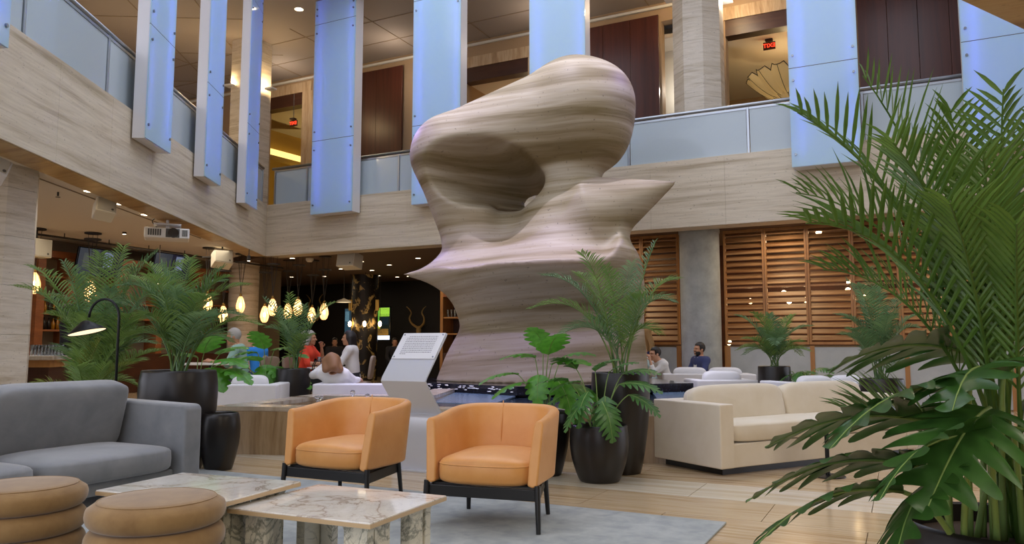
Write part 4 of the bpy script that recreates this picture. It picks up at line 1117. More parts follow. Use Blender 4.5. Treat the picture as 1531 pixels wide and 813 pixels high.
# ---- left group
bpt = xy(265, 630, 7.05)
palm('potted_palm', 'feathery dark palm in the big black barrel planter behind the grey sofa', bpt, (POTS['barrel'], 1.06, .97),
     tips(bpt, .82, [(160, 452, -.2, .35), (200, 412, .3, .3), (240, 392, -.1, .15), (285, 385, .3, .15), (335, 398, .1, .25), (372, 425, .2, .40), (360, 470, -.1, .38), (215, 470, -.35, .30), (262, 430, -.3, .2), (310, 440, -.3, .3), (345, 510, .2, .36), (185, 505, -.1, .36), (255, 405, .45, .2)]),
     ('palm_dark', 'palm_leaf'), seed=7, more=fan(9, .35, .8, .5, 1.0, seed=31), n=30, ll=.30, lw=.013, up=.4, fwd=.7, droop=.3, start=.22)
lpt = xy(140, 620, 8.1)
palm('potted_palm', 'largest palm at the left, spreading behind the arched lamp', lpt, (POTS['low'], 1.2, 1.1),
     tips(lpt, .44, [(25, 428, -.1, .55), (45, 398, .2, .5), (95, 392, -.3, .35), (150, 378, .2, .25), (185, 368, -.2, .25), (235, 376, .2, .35), (285, 388, .1, .50), (75, 470, -.4, .45), (240, 430, -.2, .40), (118, 410, .4, .3), (205, 395, .4, .3), (165, 430, -.45, .2), (130, 470, -.5, .3), (205, 470, -.4, .35), (60, 440, .3, .5)]),
     ('palm_leaf', 'palm_leaf', 'palm_dark'), seed=9, more=fan(14, .3, .75, .5, 1.25, -.6, 3.3, seed=33), n=32, ll=.36, lw=.016, up=.5, fwd=.7, droop=.35, start=.25)
opt_ = xy(122, 640, 7.35)
palm('potted_palm', 'short olive-tinted palm right behind the grey sofa back', opt_, (POTS['low'], .8, .8),
     tips(opt_, .32, [(98, 545, -.1, .15), (118, 520, .1, .15), (150, 505, 0, .12), (185, 510, .1, .2), (90, 575, -.2, .2), (160, 540, -.2, .1), (200, 540, 0, .25)]),
     ('palm_olive', 'palm_leaf'), seed=12, more=fan(6, .3, .55, .3, .6, seed=35), n=24, ll=.24, lw=.015, up=.5, fwd=.7, droop=.25)
upt = xy(328, 660, 7.0)
ut = thing('planter', 'small black urn planter beside the big barrel planter', 'planter', upt)
pot(ut, POTS['urn'], .88, .92)
vpt = xy(292, 600, 8.1)
ut = thing('potted_monstera', 'bright broad-leaved plant glimpsed behind the big barrel planter', 'plant', vpt)
z = pot(ut, POTS['low'], .9, 1.2)
for px, py, dy, dx_, dz_, L, v_ in ((322, 540, .0, .8, .15, .40, 0), (305, 528, .15, .3, .5, .40, 1), (335, 552, -.1, .95, -.1, .36, 2), (296, 535, .1, -.7, .3, .36, 1), (328, 530, .2, .7, .4, .38, 2), (312, 550, -.15, .4, -.2, .36, 0)):
    p = at(px, py, vpt.y+dy)-vpt; put_leaf(ut, (p.x*.2, p.y*.2, z), p, (dx_, -.35, dz_), L, 'monstera', v_, 'monstera_leaf', .1, .006)
gpt = xy(438, 570, 11.0)
palm('potted_palm', 'slender palm in a wide black pot beside the woman in red', gpt, (POTS['low'], 1.0, 1.72),
     tips(gpt, .72, [(395, 445, .1, .15), (432, 438, -.2, .1), (455, 455, .2, .1), (500, 452, .0, .3), (398, 490, -.1, .35), (415, 460, .3, .15), (480, 470, .2, .2), (465, 500, -.2, .2), (425, 480, -.3, .15)]),
     ('palm_dark', 'palm_leaf'), seed=15, n=22, ll=.30, lw=.016, up=.45, fwd=.6, droop=.3)
hpt = xy(396, 580, 11.3)
hp_ = thing('potted_monstera', 'broad-leaved plant with split leaves left of the slender palm', 'plant', hpt)
z = pot(hp_, POTS['low'], .8, 1.3)
for px, py, dy, dx_, dz_, L, v_ in ((385, 528, -.1, -.7, .1, .42, 0), (410, 524, .0, .7, .25, .42, 1), (398, 545, -.25, .1, -.5, .40, 2), (370, 550, .1, -.9, -.2, .42, 1), (420, 552, .1, .9, -.2, .40, 0), (395, 522, .2, -.1, .6, .42, 2), (360, 542, .0, -.8, .1, .42, 1), (425, 535, .15, .8, .3, .42, 0), (405, 548, -.2, .6, -.2, .42, 1), (378, 560, -.3, -.5, -.4, .40, 0), (388, 540, -.3, -.2, .2, .40, 2), (430, 562, -.2, .9, -.1, .42, 2)):
    p = at(px, py, hpt.y+dy)-hpt; put_leaf(hp_, (p.x*.2, p.y*.2, z), p, (dx_, -.4, dz_), L, 'monstera', v_, 'monstera_leaf', .1, .008)
# ---- right background
rpt = xy(1158, 570, 11.7)
palm('potted_palm', 'palm in a black pot before the louvres behind the ivory sofa', rpt, (POTS['low'], 1.0, 1.75),
     tips(rpt, .74, [(1100, 470, .1, .30), (1125, 466, -.2, .25), (1150, 468, .2, .15), (1185, 470, .1, .2), (1214, 486, -.1, .3), (1112, 505, -.2, .25), (1170, 490, -.3, .15), (1200, 510, .2, .25), (1140, 490, .3, .15)]),
     ('palm_dark', 'palm_leaf'), seed=17, more=fan(5, .35, .6, .2, .6, seed=36), n=30, ll=.27, lw=.016, up=.4, fwd=.6, droop=.3)
ept = xy(1206, 575, 11.5)
leafy('potted_fern', 'low leafy green plant right of the palm behind the ivory sofa', ept, (POTS['low'], .8, .95), 12, .42, .42, .30, 'philo', 'philo_mid', 8)
qpt = xy(1318, 570, 8.9)
palm('potted_palm', 'silvery palm half hidden behind the tall right-hand palm', qpt, (POTS['low'], 1.0, 1.6),
     tips(qpt, .66, [(1250, 470, .1, .35), (1280, 425, -.2, .35), (1265, 418, .2, .3), (1310, 430, .1, .2), (1350, 440, .1, .2), (1375, 470, -.1, .3), (1258, 500, -.2, .3), (1330, 470, -.3, .15), (1300, 400, .3, .15)]),
     ('palm_dark',), seed=19, more=fan(6, .35, .6, .3, .8, seed=37), n=32, ll=.24, lw=.014, up=.4, fwd=.6, droop=.3)
# ---- big foreground planter with palm and split-leaf plant
kp = Vector((1.66, 2.62, 0))
fg = palm('potted_palm', 'large palm with long pointed leaflets in the nearest planter at right', kp, (POTS['barrel'], 1.12, .57),
     tips(kp, .46, [(1192, 165, -.1, .40), (1190, 285, .2, .45), (1290, 110, .1, .25), (1205, 330, -.35, .50), (1420, 160, .2, .10), (1500, 130, -.2, .10), (1560, 180, .1, .2), (1335, 210, -.35, .3), (1420, 300, -.5, .25), (1470, 230, -.3, .15), (1230, 400, .15, .40), (1380, 330, .4, .25), (1620, 300, .1, .3), (1520, 330, -.55, .25), (1260, 610, .2, .18)]),
     ('palm_fore',), seed=23, n=22, ll=.38, lw=.0155, up=.62, fwd=.85, droop=.2, spread=.8, start=.36, stem=.009, segs=3)
ph = thing('philodendron', 'dark split-leaf philodendron with big lobed leaves in the nearest planter at right', 'plant', (kp.x, kp.y, .46))
zq = .46
for bx, kx, ky, dy, dx_, dyy, dz_, L, v_, ro in ((1375, 1350, 735, -.30, -.97, -.15, .02, .50, 0, .45), (1400, 1385, 700, -.25, -.95, .05, .10, .54, 1, .40), (1420, 1420, 640, -.1, -.95, .1, .16, .58, 2, .45), (1485, 1480, 610, -.3, -.5, -.45, -.15, .50, 0, -.2),
        (1530, 1515, 640, -.35, .5, -.5, -.2, .48, 1, .1), (1470, 1480, 540, .1, -.9, -.1, .22, .60, 2, .4), (1500, 1520, 510, .15, .5, -.3, .2, .50, 0, .1), (1440, 1450, 690, -.35, -.8, -.35, -.25, .46, 1, .6), (1540, 1560, 560, -.1, .7, -.2, .0, .48, 2, -.2),
        (1450, 1450, 580, -.2, -.9, -.2, -.02, .54, 0, .35), (1515, 1500, 480, .2, -.5, -.4, .35, .48, 1, .1), (1490, 1480, 650, -.42, -.85, -.25, -.05, .46, 2, .6), 
        (1520, 1530, 600, .1, .2, -.6, -.1, .50, 2, .0), (1500, 1500, 560, -.15, -.6, -.5, .1, .52, 1, .3), (1460, 1490, 700, -.1, .6, -.3, -.25, .44, 0, .2)):
    bp_ = at(bx, 800, kp.y+dy*.4); p = at(kx, ky, kp.y+dy)
    put_leaf(ph, (min(max(bp_.x-kp.x, -.25), .25), dy*.4, 0), (p.x-kp.x, p.y-kp.y, p.z-zq), (dx_, dyy, dz_), L, 'philo', v_, 'philo_leaf', ro, .011)
# ------------------------------------------------------------------ people
def head_sdf(P, hc):
    X, Y, Z = P[0]-hc[0], P[1]-hc[1], P[2]-hc[2]
    q = (X, Y, Z)
    d = ell(q, (0, .012, .025), (.074, .094, .098))
    d = smin(d, ell(q, (0, -.022, -.045), (.058, .072, .078)), .04)
    d = smin(d, ell(q, (0, -.070, .018), (.052, .022, .016)), .02)            # brow
    d = smin(d, cone(q, (0, -.088, .008), (0, -.112, -.030), .009, .013), .014)   # nose
    d = smin(d, ell(q, (0, -.070, -.100), (.026, .022, .018)), .025)          # chin
    for s in (-1, 1):
        d = smax(d, -ell(q, (s*.031, -.098, .000), (.019, .016, .011)), .012)
        d = smin(d, ell(q, (s*.036, -.074, -.032), (.018, .016, .016)), .02)
        d = smin(d, ell(q, (s*.077, .012, -.010), (.010, .020, .032)), .008)
    d = smin(d, ell(q, (0, -.092, -.066), (.023, .010, .009)), .008)
    return d
def hand_cones(P, w, f):
    """palm and five curled fingers; w wrist, f unit direction of the fingers"""
    w = Vector(w); f = Vector(f).normalized(); s = f.cross(Vector((0, 0, 1)))
    s = s.normalized() if s.length > .1 else Vector((1, 0, 0)); n = s.cross(f)
    k = w+f*.085
    d = cone(P, w+f*.01, k, .022, .030)
    for i, (o, L) in enumerate(((-.030, .068), (-.010, .078), (.010, .073), (.029, .056))):
        a = k+s*o*.8; b_ = a+f*L*.55-n*.008+s*o*.25; c = b_+f*L*.35-n*.030
        d = smin(d, np.minimum(cone(P, a, b_, .0095, .0088), cone(P, b_, c, .0088, .0075)), .006)
    a = w+f*.03-s*.024; b_ = a+f*.035-s*.030-n*.008; c = b_+f*.030-s*.004-n*.006
    return smin(d, np.minimum(cone(P, a, b_, .012, .010), cone(P, b_, c, .010, .008)), .008)
def person(label, loc, rz, pose='sit', top='cloth_white', trousers='trouser_grey', skin='skin', hair='hair_dark', style='short', lean=0.0, hands=None, headyaw=0.0, headtilt=0.0, sleeves='long', extra=None, female=False, group=None, seat=.47):
    z0 = seat+.06 if pose == 'sit' else .93
    J = {}
    J['pel'] = Vector((0, 0, z0)); up = Vector((0, -math.sin(lean), math.cos(lean)))
    J['waist'] = J['pel']+up*.18; J['chest'] = J['pel']+up*.40; J['neck'] = J['pel']+up*.53
    hw = .165 if female else .19
    for s, k in ((-1, 'r'), (1, 'l')):
        J['sh'+k] = J['pel']+up*.475+Vector((s*hw, 0, 0))
        if pose == 'sit':
            J['hip'+k] = J['pel']+Vector((s*.09, 0, -.02)); J['kn'+k] = Vector((s*.12, -.42, seat+.04)); J['an'+k] = Vector((s*.12, -.38, .09)); J['toe'+k] = Vector((s*.13, -.55, .035))
        else:
            J['hip'+k] = J['pel']+Vector((s*.09, 0, -.03)); J['kn'+k] = Vector((s*.10, -.02, .49)); J['an'+k] = Vector((s*.11, .02, .09)); J['toe'+k] = Vector((s*.12, -.16, .035))
        h = (hands or {}).get(k) or ((s*.18, -.33, seat+.16) if pose == 'sit' else (s*.27, -.05, .78))
        h = Vector(h); sh = J['sh'+k]; d = h-sh; L = min(d.length, .52); h = sh+d.normalized()*L; J['wr'+k] = h
        u_ = .27; v_ = .26; m = (u_*u_-v_*v_+L*L)/(2*L); hh = math.sqrt(max(.0004, u_*u_-m*m))
        n = d.normalized(); bend = Vector((s*.55, .35, -.75)); bend = (bend-n*bend.dot(n)).normalized()
        J['el'+k] = sh+n*m+bend*hh
    hc0 = J['neck']+up*.09+Vector((0, -.025-.05*math.sin(headtilt), .055))
    def torso(P, g):
        d = cone(P, J['pel'], J['waist'], .135+g, .12+g, (1, 1.3, 1))
        d = smin(d, cone(P, J['waist'], J['chest'], .125+g, .150+g, (.92, 1.35, 1)), .06)
        for k in 'rl': d = smin(d, cone(P, J['chest']+Vector((0, 0, .06)), J['sh'+k], .085+g, .058+g), .05)
        if female:
            for s in (-1, 1): d = smin(d, ell(P, J['chest']+Vector((s*.065, -.085, .0)), (.06+g, .05+g, .06+g)), .04)
        return d
    def arm(P, k, g, full=True):
        d = cone(P, J['sh'+k], J['el'+k], .052+g, .040+g)
        if full: d = smin(d, cone(P, J['el'+k], J['wr'+k], .039+g, .026+g), .02)
        return d
    def legs(P, g):
        d = None
        for k in 'rl':
            e = smin(cone(P, J['hip'+k], J['kn'+k], .085+g, .056+g), cone(P, J['kn'+k], J['an'+k], .055+g, .036+g), .03)
            d = e if d is None else smin(d, e, .03)
        return smin(d, cone(P, J['pel'], J['pel']+Vector((0, 0, .06)), .125+g, .12+g, (1, 1.25, 1)), .06)
    def body(X, Y, Z):
        P = (X, Y, Z); d = torso(P, 0); d = smin(d, legs(P, 0), .05)
        for k in 'rl':
            d = smin(d, arm(P, k, 0), .03); d = smin(d, cone(P, J['an'+k], J['toe'+k], .038, .032), .02)
        return smin(d, cone(P, J['neck']-up*.05, hc0, .056, .050), .03)
    pts = list(J.values()); lo = [min(p[i] for p in pts)-.2 for i in range(3)]; hi = [max(p[i] for p in pts)+.2 for i in range(3)]; lo[2] = -.01
    h = .024
    V, Fa = [], []
    def addm(vf, mat=None):
        v, f = vf; n = sum(len(x) for x in V)
        if mat is not None: v = (np.array(mat.to_3x3()) @ v.T).T + np.array(mat.translation)
        V.append(v); Fa.append(f+n)
    addm(net(body, lo, hi, h))
    HM = Matrix.Translation(hc0) @ Matrix.Rotation(headyaw, 4, 'Z') @ Matrix.Rotation(headtilt, 4, 'X')
    addm(net(lambda X, Y, Z: smin(head_sdf((X, Y, Z), (0, 0, 0)), cone((X, Y, Z), (0, .02, -.05), (0, .03, -.15), .052, .054), .03), (-.11, -.15, -.16), (.11, .13, .15), .009), HM)
    for k in 'rl':
        w = J['wr'+k]; f = (w-J['el'+k]).normalized(); lo_ = [w[i]-.13+min(0, f[i]*.15) for i in range(3)]; hi_ = [w[i]+.13+max(0, f[i]*.15) for i in range(3)]
        addm(net(lambda X, Y, Z: hand_cones((X, Y, Z), w, f), lo_, hi_, .0085))
    o = bpy.data.objects.new('person', net_mesh('person', (np.concatenate(V), np.concatenate(Fa)), M[skin])); link(o)
    o.location = loc; o.rotation_euler = (0, 0, rz); tag(o, label, 'person', group)
    def cl(name, fn, mat, hh=.024):
        c = bpy.data.objects.new(name, net_mesh(name, net(fn, lo, hi, hh), M[mat])); link(c, o); return c
    def shirt(X, Y, Z):
        P = (X, Y, Z); d = torso(P, .016)
        for k in 'rl': d = smin(d, arm(P, k, .014, sleeves == 'long'), .03)
        zt = J['neck']+up*.02
        return np.maximum(d, (P[1]-zt[1])*up.y+(P[2]-zt[2])*up.z)
    cl('shirt' if top not in ('cloth_navy', 'cloth_tan') else 'jacket', shirt, top)
    cl('trousers', lambda X, Y, Z: np.maximum(legs((X, Y, Z), .014), J['an' 'l'].z+.02-Z), trousers)
    def shoes(X, Y, Z):
        P = (X, Y, Z); d = None
        for k in 'rl':
            e = cone(P, J['an'+k]-Vector((0, 0, .035)), J['toe'+k], .046, .040); d = e if d is None else np.minimum(d, e)
        return np.maximum(d, .001-Z)
    cl('shoes', shoes, 'black_leather')
    def hairf(X, Y, Z):
        P = (X, Y, Z); d = ell(P, (0, .016, .030), (.086, .106, .108))
        if style == 'bald':
            d = smax(d, Z-.035, .01); d = smax(d, -.01-Y, .02)
        d = smax(d, -np.maximum(Y+.035, Z-.060), .012)        # keeps the face open
        d = smax(d, -(Z+.075)*1.0 if style != 'long' else -(Z+.30), .02)
        if style == 'long':
            for s in (-1, 1): d = smin(d, cone(P, (s*.062, .03, 0), (s*.085, .055, -.24), .040, .030), .04)
            d = smin(d, cone(P, (0, .07, 0), (0, .095, -.26), .065, .05), .05)
        if style == 'bob':
            for s in (-1, 1): d = smin(d, cone(P, (s*.075, .02, .03), (s*.095, .03, -.10), .055, .05), .05)
            d = smin(d, cone(P, (0, .08, .03), (0, .09, -.10), .08, .07), .05)
        return d+.008*np.sin(28*Z+9*X)*np.sin(24*X+14*Y) if style in ('long', 'bob') and hair in ('hair_brown', 'hair_blond') else d
    v, f = net(hairf, (-.20, -.16, -.36), (.20, .22, .18), .011)
    c = bpy.data.objects.new('hair', net_mesh('hair', (v, f), M[hair])); link(c, o); c.matrix_local = HM
    for s in (-1, 1):
        b = MB(); b.sphere((s*.031, -.083, .0), (.011, .006, .006), 8, 6); e = b.build('eye', M['eye_dark'], o, smooth=True); e.matrix_local = HM
    b = MB(); b.sphere((0, -.100, -.066), (.019, .004, .005), 8, 6); e = b.build('mouth', M['lip'], o, smooth=True); e.matrix_local = HM
    if style == 'beard' or (extra and 'beard' in extra):
        v, f = net(lambda X, Y, Z: smax(smax(ell((X, Y, Z), (0, -.024, -.058), (.064, .078, .080)), Z+.035, .01), -(ell((X, Y, Z), (0, -.10, -.066), (.026, .03, .014))), .006), (-.09, -.13, -.16), (.09, .08, .0), .009)
        c = bpy.data.objects.new('beard', net_mesh('beard', (v, f), M['hair_dark'])); link(c, o); c.matrix_local = HM
    if extra and 'suit' in extra:
        b = MB(); y = -.125
        cz = J['chest']; b.add([cz+Vector((-.03, y-.02, -.22)), cz+Vector((.03, y-.02, -.22)), cz+Vector((.055, y+.045, .125)), cz+Vector((-.055, y+.045, .125))], [(0, 1, 2, 3)])
        c = b.build('shirt_front', M['cloth_white'], o); md = c.modifiers.new('solid', 'SOLIDIFY'); md.thickness = .03; md.offset = 0
    return o
def face(dx, dy): return math.atan2(dx, -dy)                       # heading so that local -y looks along (dx, dy)
# seats and tables of the lounge
def dining_chair(loc, rz, label, mat='taupe', seat=.45):
    t = thing('dining_chair', label, 'chair', loc, rz, 'dining chairs of the bar')
    b = cushion(.46, .46, .09, .4, corner=5); o = b.build('seat', M[mat], t, smooth=True); o.location = (0, 0, seat-.045)
    b = cushion(.46, .40, .06, .4, corner=5); o = b.build('backrest', M[mat], t, smooth=True); o.location = (0, .24, seat+.24); o.rotation_euler = (R(82), 0, 0)
    for sx in (-1, 1):
        for sy in (-1, 1):
            b = MB(); b.tube([(sx*.19, sy*.19, seat-.06), (sx*.21, sy*.21, 0)], .014, 8); b.build('leg', M['black_lacquer'], t)
def dining_table(loc, w, d, h, label, rz=0):
    t = thing('dining_table', label, 'table', loc, rz)
    b = MB(); b.box((0, 0, h-.015), (w, d, .03)); b.build('tabletop', M['tabletop'], t, bevel=.005)
    b = MB(); b.lathe([(.03, .02), (.03, h-.03)], 14); b.build('stem', M['black_metal'], t, auto=40)
    b = MB(); b.lathe([(.24, 0), (.24, .012), (.05, .022)], 28); b.build('base', M['black_metal'], t, auto=40)
    return t
def gz(px, py, Y): return at(px, py, Y).z
# man in teal at a high table, man in blue behind
Yt = 12.0
pm = xy(366, 500, Yt); person('grey-haired man in a teal shirt leaning on a pale table', pm, face(-1, -.25), 'sit', 'cloth_teal', 'trouser_grey', 'skin_tan', 'hair_grey', 'short', .22, {'l': (.16, -.44, .86), 'r': (-.10, -.46, .86)}, 0, .12, 'short', seat=.52)
dining_chair(pm+Vector((.04, .03, 0)), face(-1, -.25), 'taupe chair under the man in teal', seat=.51)
tm = xy(333, 540, Yt-.05); dining_table(tm+Vector((-.12, -.15, 0)), .70, .62, .84, 'pale-topped table with black stem before the man in teal', .2)
pb = xy(389, 505, 14.6); person('white-haired man in a bright blue shirt seen from behind the leaves', pb, face(-.9, .5), 'sit', 'cloth_blue', 'denim', 'skin', 'hair_white', 'bald', .18, None, 0, .1, 'short')
dining_chair(pb+Vector((.02, -.02, 0)), face(-.9, .5), 'taupe chair under the man in blue', seat=.46)
# women at the table with drinks
Yw = 13.2
pr2 = xy(456, 510, Yw); person('woman in a coral red dress with a hand raised to her face', pr2, face(1, -.15), 'sit', 'cloth_red', 'cloth_red', 'skin_tan', 'hair_grey', 'bob', .10, {'l': (.10, -.26, 1.06), 'r': (-.12, -.40, .80)}, .1, .05, 'short', female=True, seat=.50)
dining_chair(pr2+Vector((-.03, .0, 0)), face(1, -.15), 'taupe chair under the woman in coral red', seat=.49)
pw = xy(530, 510, Yw); person('dark-haired woman in a loose white blouse gesturing across the table', pw, face(-1, -.05), 'sit', 'cloth_white', 'cloth_dark', 'skin_tan', 'hair_dark', 'long', .12, {'l': (.12, -.42, .84), 'r': (-.12, -.45, .86)}, 0, .02, 'long', female=True, seat=.50)
dining_chair(pw+Vector((.06, .0, 0)), face(-1, -.05), 'taupe chair with a low back under the woman in white', seat=.49)
tw = xy(493, 550, Yw+.0); dining_table(tw, .62, .60, .74, 'white-topped table between the women in red and white')
for px_, lb in ((477, 'tall glass of amber drink on the table near the woman in red'), (485, 'second glass of amber drink, nearer the woman in white')):
    p = xy(px_, 545, Yw-.05); t = thing('drink_glass', lb, 'glass', (p.x, p.y, .741))
    b = MB(); b.lathe([(.030, 0), (.036, .17), (.033, .17), (.027, .012), (.001, .012)], 18, cap=False); b.build('glass', M['glass_clear'], t, smooth=True)
    b = MB(); b.lathe([(.026, .014), (.031, .13)], 16); b.build('drink', M['drink_amber'], t)
hb = xy(475, 575, 12.45)
t = thing('stool', 'low dark stool under the black handbag', 'stool', hb)
b = MB(); b.box((0, 0, .40), (.36, .34, .05)); b.build('seat', M['cloth_dark'], t, bevel=.01)
for sx in (-1, 1):
    for sy in (-1, 1):
        b = MB(); b.tube([(sx*.15, sy*.14, .38), (sx*.15, sy*.14, 0)], .015, 8); b.build('leg', M['black_lacquer'], t)
t = thing('handbag', 'black leather handbag with two loop handles beside the slender palm', 'bag', hb+Vector((0, 0, .426)))
b = cushion(.34, .15, .26, .35, corner=6); o = b.build('body', M['black_leather'], t, smooth=True); o.location = (0, 0, .13)
for y in (-.05, .05):
    b = MB(); b.tube([(-.08, y, .24), (-.075, y, .36), (-.04, y, .43), (.04, y, .43), (.075, y, .36), (.08, y, .24)], .008, 8); b.build('handle', M['black_leather'], t, smooth=True)
# woman on the sofa behind the pool
ps = xy(512, 555, 11.0); person('woman with long wavy light-brown hair lounging on the white sofa', ps, face(.12, 1), 'sit', 'cloth_white', 'trouser_grey', 'skin', 'hair_brown', 'bob', -.95, {'l': (.16, .20, .86), 'r': (-.2, -.2, .60)}, .6, .5, 'long', female=True, seat=.38)
# diners in the dim rear
for px_, lb, tp in ((500, 'dim diner in dark clothes deep in the restaurant, left of the patterned column', 'cloth_dark'), (590, 'dim diner in dark clothes deep in the restaurant, right of the patterned column', 'cloth_dark')):
    p = xy(px_, 530, 23); person(lb, p, face(.3, -1), 'sit', tp, 'cloth_dark', 'skin_tan', 'hair_dark', 'short')
    dining_chair(p+Vector((0, .02, 0)), face(.3, -1), 'dark chair under the dim diner '+('left' if px_ < 540 else 'right')+' of the patterned column', 'cloth_dark')
# person behind the bar
pbn = xy(106, 500, 11.7); person('person in black with thick dark hair at the bar behind the arched lamp', pbn, face(-1, -.2), 'stand', 'cloth_dark', 'cloth_dark', 'skin_tan', 'hair_dark', 'bob', .06, None, 0, .2, 'long')
# right-hand group on the sofa before the concrete column
pn = xy(1048, 530, 14.28); person('bearded man in a navy suit and open white collar on the white sofa', pn, face(-1, -.35), 'sit', 'cloth_navy', 'cloth_navy', 'skin_tan', 'hair_dark', 'short', .02, None, 0, -.04, 'long', ('beard', 'suit'), seat=.30)
pv = xy(1000, 545, 14.3); person('dark-haired man in a white shirt resting his chin on his hand', pv, face(-1, -.3), 'sit', 'cloth_white', 'trouser_grey', 'skin', 'hair_dark', 'short', .42, {'l': (.05, -.40, .82), 'r': (-.15, -.46, .66)}, 0, .05, 'long', seat=.27)
pl_ = xy(962, 545, 15.0); person('woman with long fair hair in a pale blue shirt next to the man in white', pl_, face(-.2, -1), 'sit', 'cloth_pale', 'denim', 'skin', 'hair_blond', 'long', .40, None, .5, .25, 'long', female=True, seat=.30)
pt = xy(966, 520, 15.75); person('standing person in a tan coat half hidden by the sculpture', pt, face(-1, -.5), 'stand', 'cloth_tan', 'cloth_navy', 'skin', 'hair_brown', 'short', .22, None, 0, .1, 'long')
# ------------------------------------------------------------------ bar at the left
def onW(px, py, n=0.0):
    r = ray(px, py); o = Vector((0, 0, CAM_H))-w1; u = dwn; nn = Vector((-u.y, u.x, 0))
    t = (n-o.dot(nn))/r.dot(nn); p = o+r*t; return p.dot(u), (Vector((0, 0, CAM_H))+r*t).z
wn = Vector((-dwn.y, dwn.x, 0))
def Wp(s, n, z=0): return w1+dwn*s+wn*n+Vector((0, 0, z))
unit = thing('bar_shelving', 'orange-brown wooden wall shelving along the back of the bar', 'shelving', Wp(0, 0), rw)
ztop = 3.12; s_a, s_b = onW(72, 400)[0], Lw_-.1
def ub(nm, a, c, m='shelf_wood', par=unit):
    b = MB(); b.bb(a, c); return b.build(nm, M[m], par, bevel=.004)
ub('header', (s_a, .20, 2.98), (s_b, .58, ztop))
xs = [s_a, onW(118, 400)[0], onW(190, 400)[0], onW(250, 400)[0], onW(310, 400)[0], s_b]
for i, x in enumerate(xs): ub('upright', (x-.09, .18, .9), (x+.09, .58, 2.98))
for i in range(5):
    for z in ((2.55, 2.15, 1.75, 1.4) if i in (0, 4) else (2.05, 1.7, 1.4)): ub('shelf', (xs[i]+.09, .22, z), (xs[i+1]-.09, .56, z+.04))
    ub('back_panel', (xs[i]+.09, .57, .9), (xs[i+1]-.09, .60, 2.98), 'bar_back')
ub('cabinet_base', (s_a, .10, 0), (s_b, .58, .9), 'bar_wood')
rb_ = random.Random(3); bm = {}
def bottle_me(k):
    if k not in bm:
        mm = ['bronze', 'drink_amber', 'glass_clear', 'pot_black'][k]; b = MB(); b.lathe([(.035, 0), (.036, .17), (.014, .22), (.013, .28)], 12); bm[k] = b.mesh('bottle', M[mm], True)
    return bm[k]
ORD = ['first', 'second', 'third', 'fourth', 'fifth', 'sixth', 'seventh', 'eighth', 'ninth', 'tenth', 'eleventh', 'last']
for i, bay in ((0, 'leftmost'), (4, 'rightmost')):
    for z, row in ((1.79, 'upper'), (1.44, 'lower')):
        for j in range(5):
            x = xs[i]+.09+(j+.5)*(xs[i+1]-xs[i]-.18)/5; o = inst('bottle', bottle_me(rb_.randrange(4)), None, Wp(x, .38, z+.001), (0, 0, 0), (1, 1, rb_.uniform(.8, 1.05)))
            tag(o, '%s bottle from left on the %s shelf in the %s bay behind the bar' % (ORD[j], row, bay), 'bottle', 'bottles on the bar shelving')
def screen(nm, label, loc, rz, w, h, patches, tilt=0, group=None):
    t = thing(nm, label, 'screen', loc, rz, group); t.rotation_euler = (tilt, 0, rz)
    b = MB(); b.box((0, .02, 0), (w, .05, h)); b.build('housing', M['screen_black'], t, bevel=.005)
    for x0, z0, x1, z1, hx, e in patches:
        nm_ = 'px_'+hx
        if nm_ not in M: emit(nm_, hx, e)
        b = MB(); b.bb((w*(x0-.5), -.008, h*(z0-.5)), (w*(x1-.5), -.012, h*(z1-.5))); b.build('picture', M[nm_], t)
tvp = [(.02, .03, .45, .97, '3C4450', .5), (.45, .03, .98, .97, '141C34', .5), (.55, .35, .75, .9, '8C98B4', .6), (.12, .3, .3, .8, '6A7068', .4)]
for q, lb in (((150, 393), 'tilted television above the bar, behind the top of the left palm'), ((258, 398), 'second television above the bar, behind the dark feathery palm')):
    s, z = onW(*q, -.15); screen('television', lb, Wp(s, -.15, z), rw, 1.15, .62, tvp, R(12), 'televisions above the bar')
bc = thing('bar_counter', 'bar counter with pale stone top and dark wood front at the far left', 'counter', xy(20, 560, 11.0), .12)
b = MB(); b.bb((-1.0, -.42, .90), (.70, .42, .96)); b.build('worktop', M['pool_ledge'], bc, bevel=.008)
b = MB(); b.bb((-1.0, -.36, .80), (.64, .38, .899)); b.build('apron', M['frame_wood'], bc)
b = MB(); b.bb((-1.0, -.30, 0), (.60, .36, .80)); b.build('front', M['bar_wood'], bc)
cr = Matrix.Rotation(.12, 3, 'Z')
for k in range(9):
    for j in range(2):
        p = Vector(bc.location)+cr @ Vector((.25+k*.045, -.05+j*.1, .961))
        if k == 0 and j == 0:
            g = MB(); g.lathe([(.018, 0), (.021, .15), (.019, .15), (.016, .008)], 10, cap=False); gme = g.mesh('drinking_glass', M['glass_clear'], True)
        o = inst('drinking_glass', gme, None, p); tag(o, '%s clear glass from left in the %s row on the bar counter' % (ORD[k], ('front', 'rear')[j]), 'glass', 'glasses on the bar counter')
